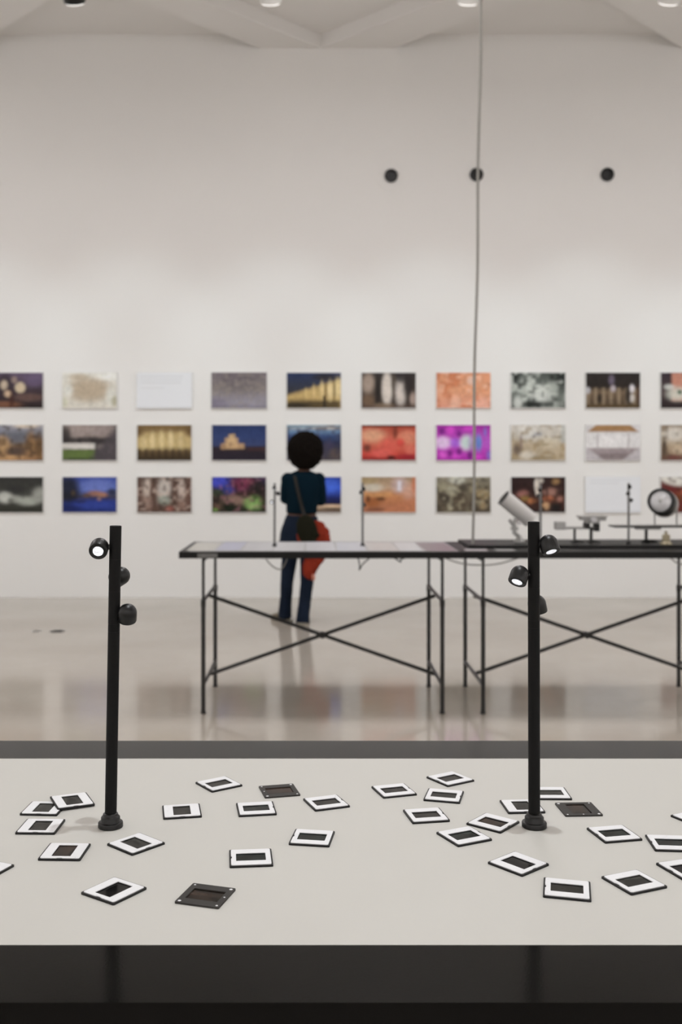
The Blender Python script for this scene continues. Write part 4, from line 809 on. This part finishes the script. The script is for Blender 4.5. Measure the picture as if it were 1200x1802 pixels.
# body: one continuous surface (head, neck, torso, arms folded in front, legs)
b = bmesh.new()
ball(b, L_(537, 795, .02), .095, .85, 1.05, 1.2)
loft(b, [(L_(536, 812, .01), .052, .055), (L_(535, 826, 0), .052, .055), (L_(534, 834, -.005), .075, .06)])
loft(b, [(L_(534, 832), .10, .05), (L_(534, 838), .140, .070), (L_(534, 850), .155, .092), (L_(533, 872), .145, .10), (L_(532, 890), .128, .095), (L_(531, 905), .130, .092), (L_(529, 922), .152, .105), (L_(528, 945), .165, .115), (L_(527, 958), .15, .11)])
SHL, SHR = L_(506, 843, 0), L_(561, 843, 0)
ELL, ELR = L_(503, 877, .03), L_(564, 880, .03)
WRL, WRR = L_(548, 862, .20), L_(518, 868, .19)
for s_, e_, w_ in ((SHL, ELL, WRL), (SHR, ELR, WRR)):
    loft(b, [(s_, .044, .044), (s_.lerp(e_, .5), .044, .044), (e_, .038, .038)]); loft(b, [(e_, .038, .038), (e_.lerp(w_, .5), .034, .034), (w_, .025, .028)])
    ball(b, s_, .044); ball(b, e_, .040)
    d = (w_ - e_).normalized(); up = Vector((0, 0, 1)); side = 1 if d.x > 0 else -1
    palm = w_ + d * .045; loft(b, [(w_, .024, .02), (palm, .040, .016), (w_ + d * .085, .040, .014)])
    for fi in range(4):   # fingers curling over the other arm
        base = w_ + d * .085 + up * (.030 - .020 * fi); ln = (.036, .042, .039, .030)[fi]
        m1 = base + d * ln * .8 + Vector((0, -.006, 0)); m2 = m1 + d * ln * .4 + Vector((0, -.020, 0)); m3 = m2 + Vector((0, -.020, -.002))
        loft(b, [(base, .0095, .0095), (m1, .0088, .0088), (m2, .008, .008), (m3, .007, .007)], 10)
    tb = w_ + d * .03 + up * .030
    loft(b, [(tb, .012, .012), (tb + d * .03 + up * .022, .0105, .0105), (tb + d * .055 + up * .026 + Vector((0, -.01, 0)), .009, .009)], 10)
HL, HR = L_(513, 950), L_(543, 950)
KL, KR = L_(505, 1022, .02), L_(540, 1026, -.03)
AL, AR = L_(501, 1084, .06), L_(533, 1089, -.09)
for h_, kn, an in ((HL, KL, AL), (HR, KR, AR)):
    loft(b, [(h_, .082, .09), (h_.lerp(kn, .5), .062, .07), (kn, .050, .054), (kn.lerp(an, .35), .050, .056), (an, .036, .04)])
    loft(b, [(an, .036, .04), (Vector((an.x, an.y, .04)), .036, .042)])
fl = [(AL, Vector((-.62, .78, 0))), (AR, Vector((.12, .99, 0)))]
for an, fd in fl:
    loft(b, [(Vector((an.x, an.y, .045)) - fd * .03, .032, .028), (Vector((an.x, an.y, .04)) + fd * .06, .038, .026), (Vector((an.x, an.y, .032)) + fd * .13, .04, .018)])
body = fused(b, 'body', 'skin', vis, .005, 3)
# face (turned to the wall) and ears
b = bmesh.new(); hc = L_(537, 797, .02)
loft(b, [(hc + Vector((0, .095, .03)), .010, .012), (hc + Vector((0, .110, -.005)), .017, .016)], 12); finish(b, 'nose', 'skin', vis, 180)
b = bmesh.new()
for s in (-1, 1): ball(b, hc + Vector((s * .033, .089, .022)), .013, 1, .6, .7)
finish(b, 'eyes', 'slide_white', vis, 180)
b = bmesh.new(); ball(b, hc + Vector((0, .094, -.045)), .022, 1, .4, .35); finish(b, 'mouth', 'red', vis, 180)
for s in (-1, 1):
    b = bmesh.new(); ball(b, hc + Vector((s * .082, .0, .0)), .03, .3, .6, 1); finish(b, 'ear', 'skin', vis, 180)
# hair: big round afro
b = bmesh.new(); ball(b, L_(537, 790, -.02), .163, 1.0, .92, .98); ball(b, L_(537, 800, -.03), .150, 1.0, .85, .92); ball(b, L_(536, 811, -.035), .105, 1.0, .7, .75)
fused(b, 'hair', 'hair', vis, .005, 2, (.034, .018))
# sweater
b = bmesh.new()
loft(b, [(L_(534, 829.5), .080, .060), (L_(534, 833), .125, .078), (L_(534, 840), .160, .098), (L_(534, 850), .168, .110), (L_(533, 866), .158, .118), (L_(532, 882), .146, .116), (L_(531, 893), .140, .112), (L_(531, 902), .140, .110)])
for s_, e_, w_ in ((SHL, ELL, WRL), (SHR, ELR, WRR)):
    s2 = s_ + Vector((0, 0, .000))
    loft(b, [(s2, .052, .056), (s2.lerp(e_, .35), .058, .060), (s2.lerp(e_, .7), .057, .058), (e_, .053, .055)]); ball(b, s2, .060); ball(b, e_, .054)
    loft(b, [(e_, .053, .053), (e_.lerp(w_, .5), .048, .048), (w_, .038, .038)])
fused(b, 'sweater', 'sweater', vis, .006, 5, (.006, .08))
# jeans
b = bmesh.new()
loft(b, [(L_(531, 908), .142, .102), (L_(530, 922), .160, .116), (L_(528, 940), .180, .128), (L_(527, 955), .186, .130), (L_(527, 966), .160, .12)])
for h_, kn, an in ((HL, KL, AL), (HR, KR, AR)):
    loft(b, [(h_, .092, .105), (h_.lerp(kn, .4), .074, .086), (kn, .060, .066), (kn.lerp(an, .45), .056, .064), (an + Vector((0, 0, .02)), .060, .070), (an + Vector((0, 0, -.020)), .064, .076)])
fused(b, 'jeans', 'jeans', vis, .006, 4, (.010, .09))
for an, fd, nm in ((AL, fl[0][1], 'shoe'), (AR, fl[1][1], 'shoe')):
    b = bmesh.new(); g = Vector((an.x, an.y, 0))
    loft(b, [(g - fd * .045 + Vector((0, 0, .045)), .036, .042), (g + Vector((0, 0, .052)), .044, .05), (g + fd * .07 + Vector((0, 0, .042)), .047, .036), (g + fd * .14 + Vector((0, 0, .032)), .048, .026), (g + fd * .175 + Vector((0, 0, .028)), .036, .018)])
    loft(b, [(g + Vector((0, 0, .05)), .044, .05), (g + Vector((0, 0, .095)), .044, .048)])
    sh = fused(b, nm, 'shoe', vis, .005, 3)
    b = bmesh.new(); ang = math.atan2(fd.y, fd.x)
    lp = rrect(.265, .098, .045, 6, .05, 0)
    vs = [b.verts.new(Matrix.Rotation(ang, 3, 'Z') @ Vector((x, y, 0)) + g) for x, y in lp]; f = b.faces.new(vs)
    r_ = bmesh.ops.extrude_face_region(b, geom=[f]); bmesh.ops.translate(b, verts=[v for v in r_['geom'] if isinstance(v, bmesh.types.BMVert)], vec=(0, 0, .022)); bmesh.ops.recalc_face_normals(b, faces=b.faces[:])
    finish(b, 'sole', 'sole', sh, 40)

# crossbody bag and the red jacket hanging with it
bagE = thing('shoulder_bag', 'dark olive crossbody bag hanging at the right hip of the visitor', 'bag', tuple(Vector(vis.location) + L_(541, 925, -.20)))
OB = Vector(bagE.location) - Vector(vis.location)
b = bmesh.new()
pts = [(536, 905, .045, .028), (538, 915, .075, .042), (541, 930, .085, .05), (544, 942, .078, .045), (545, 951, .05, .03)]
loft(b, [(L_(px, py, -.308) - OB, rx * 1.1, ry * .75) for px, py, rx, ry in pts]); fused(b, 'bag_body', 'bag', bagE, .006, 5, (.012, .07))
b = bmesh.new(); loft(b, [(L_(553, 932, -.325) - OB, .03, .012), (L_(558, 937, -.325) - OB, .022, .012), (L_(561, 939, -.325) - OB, .01, .01)], 12); finish(b, 'bag_flap', 'bag', bagE, 60)
# strap ribbon over the back
b = bmesh.new(); sp = [(518, 833, -.03), (519, 838, -.085), (522, 852, -.118), (526, 870, -.130), (530, 886, -.130), (534, 898, -.150), (537, 908, -.255), (538, 914, -.300)]
prev = None
for (px, py, y) in sp:
    c = L_(px, py, y) - OB; a = b.verts.new(c + Vector((-.016, 0, -.004))); d_ = b.verts.new(c + Vector((.016, 0, .004))); 
    if prev: b.faces.new((prev[0], prev[1], d_, a))
    prev = (a, d_)
so = finish(b, 'strap', 'strap', bagE, 180); sm = so.modifiers.new('t', 'SOLIDIFY'); sm.thickness = .004; sb = so.modifiers.new('u', 'SUBSURF'); sb.levels = 1; sb.render_levels = 2
jk = thing('red_jacket', 'brick red jacket hanging from the bag at the right hip of the visitor', 'jacket', tuple(Vector(vis.location) + L_(553, 945, -.20)))
OJ = Vector(jk.location) - Vector(vis.location)
b = bmesh.new()
loft(b, [(L_(552, 918, -0.175) - OJ, .03, .03), (L_(558, 924, -0.185) - OJ, .062, .05), (L_(564, 936, -0.195) - OJ, .082, .06), (L_(566, 950, -0.195) - OJ, .092, .06), (L_(560, 966, -0.195) - OJ, .095, .06), (L_(552, 980, -0.205) - OJ, .085, .05), (L_(546, 994, -0.205) - OJ, .068, .04), (L_(545, 1006, -0.205) - OJ, .058, .032), (L_(547, 1014, -0.205) - OJ, .03, .02)])
loft(b, [(L_(527, 936, -0.205) - OJ, .02, .03), (L_(531, 948, -0.215) - OJ, .04, .04), (L_(540, 962, -0.215) - OJ, .06, .045), (L_(545, 975, -0.215) - OJ, .06, .04)])
loft(b, [(L_(572, 935, -0.245) - OJ, .02, .02), (L_(575, 948, -0.240) - OJ, .034, .03), (L_(570, 962, -0.235) - OJ, .03, .02)])
fused(b, 'jacket_body', 'red', jk, .006, 4, (.030, .07))
b = bmesh.new(); loft(b, [(L_(551, 1006, -.235) - OJ, .012, .006), (L_(552, 1012, -.235) - OJ, .016, .007), (L_(551, 1017, -.225) - OJ, .008, .005)], 12); o = finish(b, 'lining_edge', 'lining', jk, 60); o['label'] = 'pale lining peeping out at the hem'
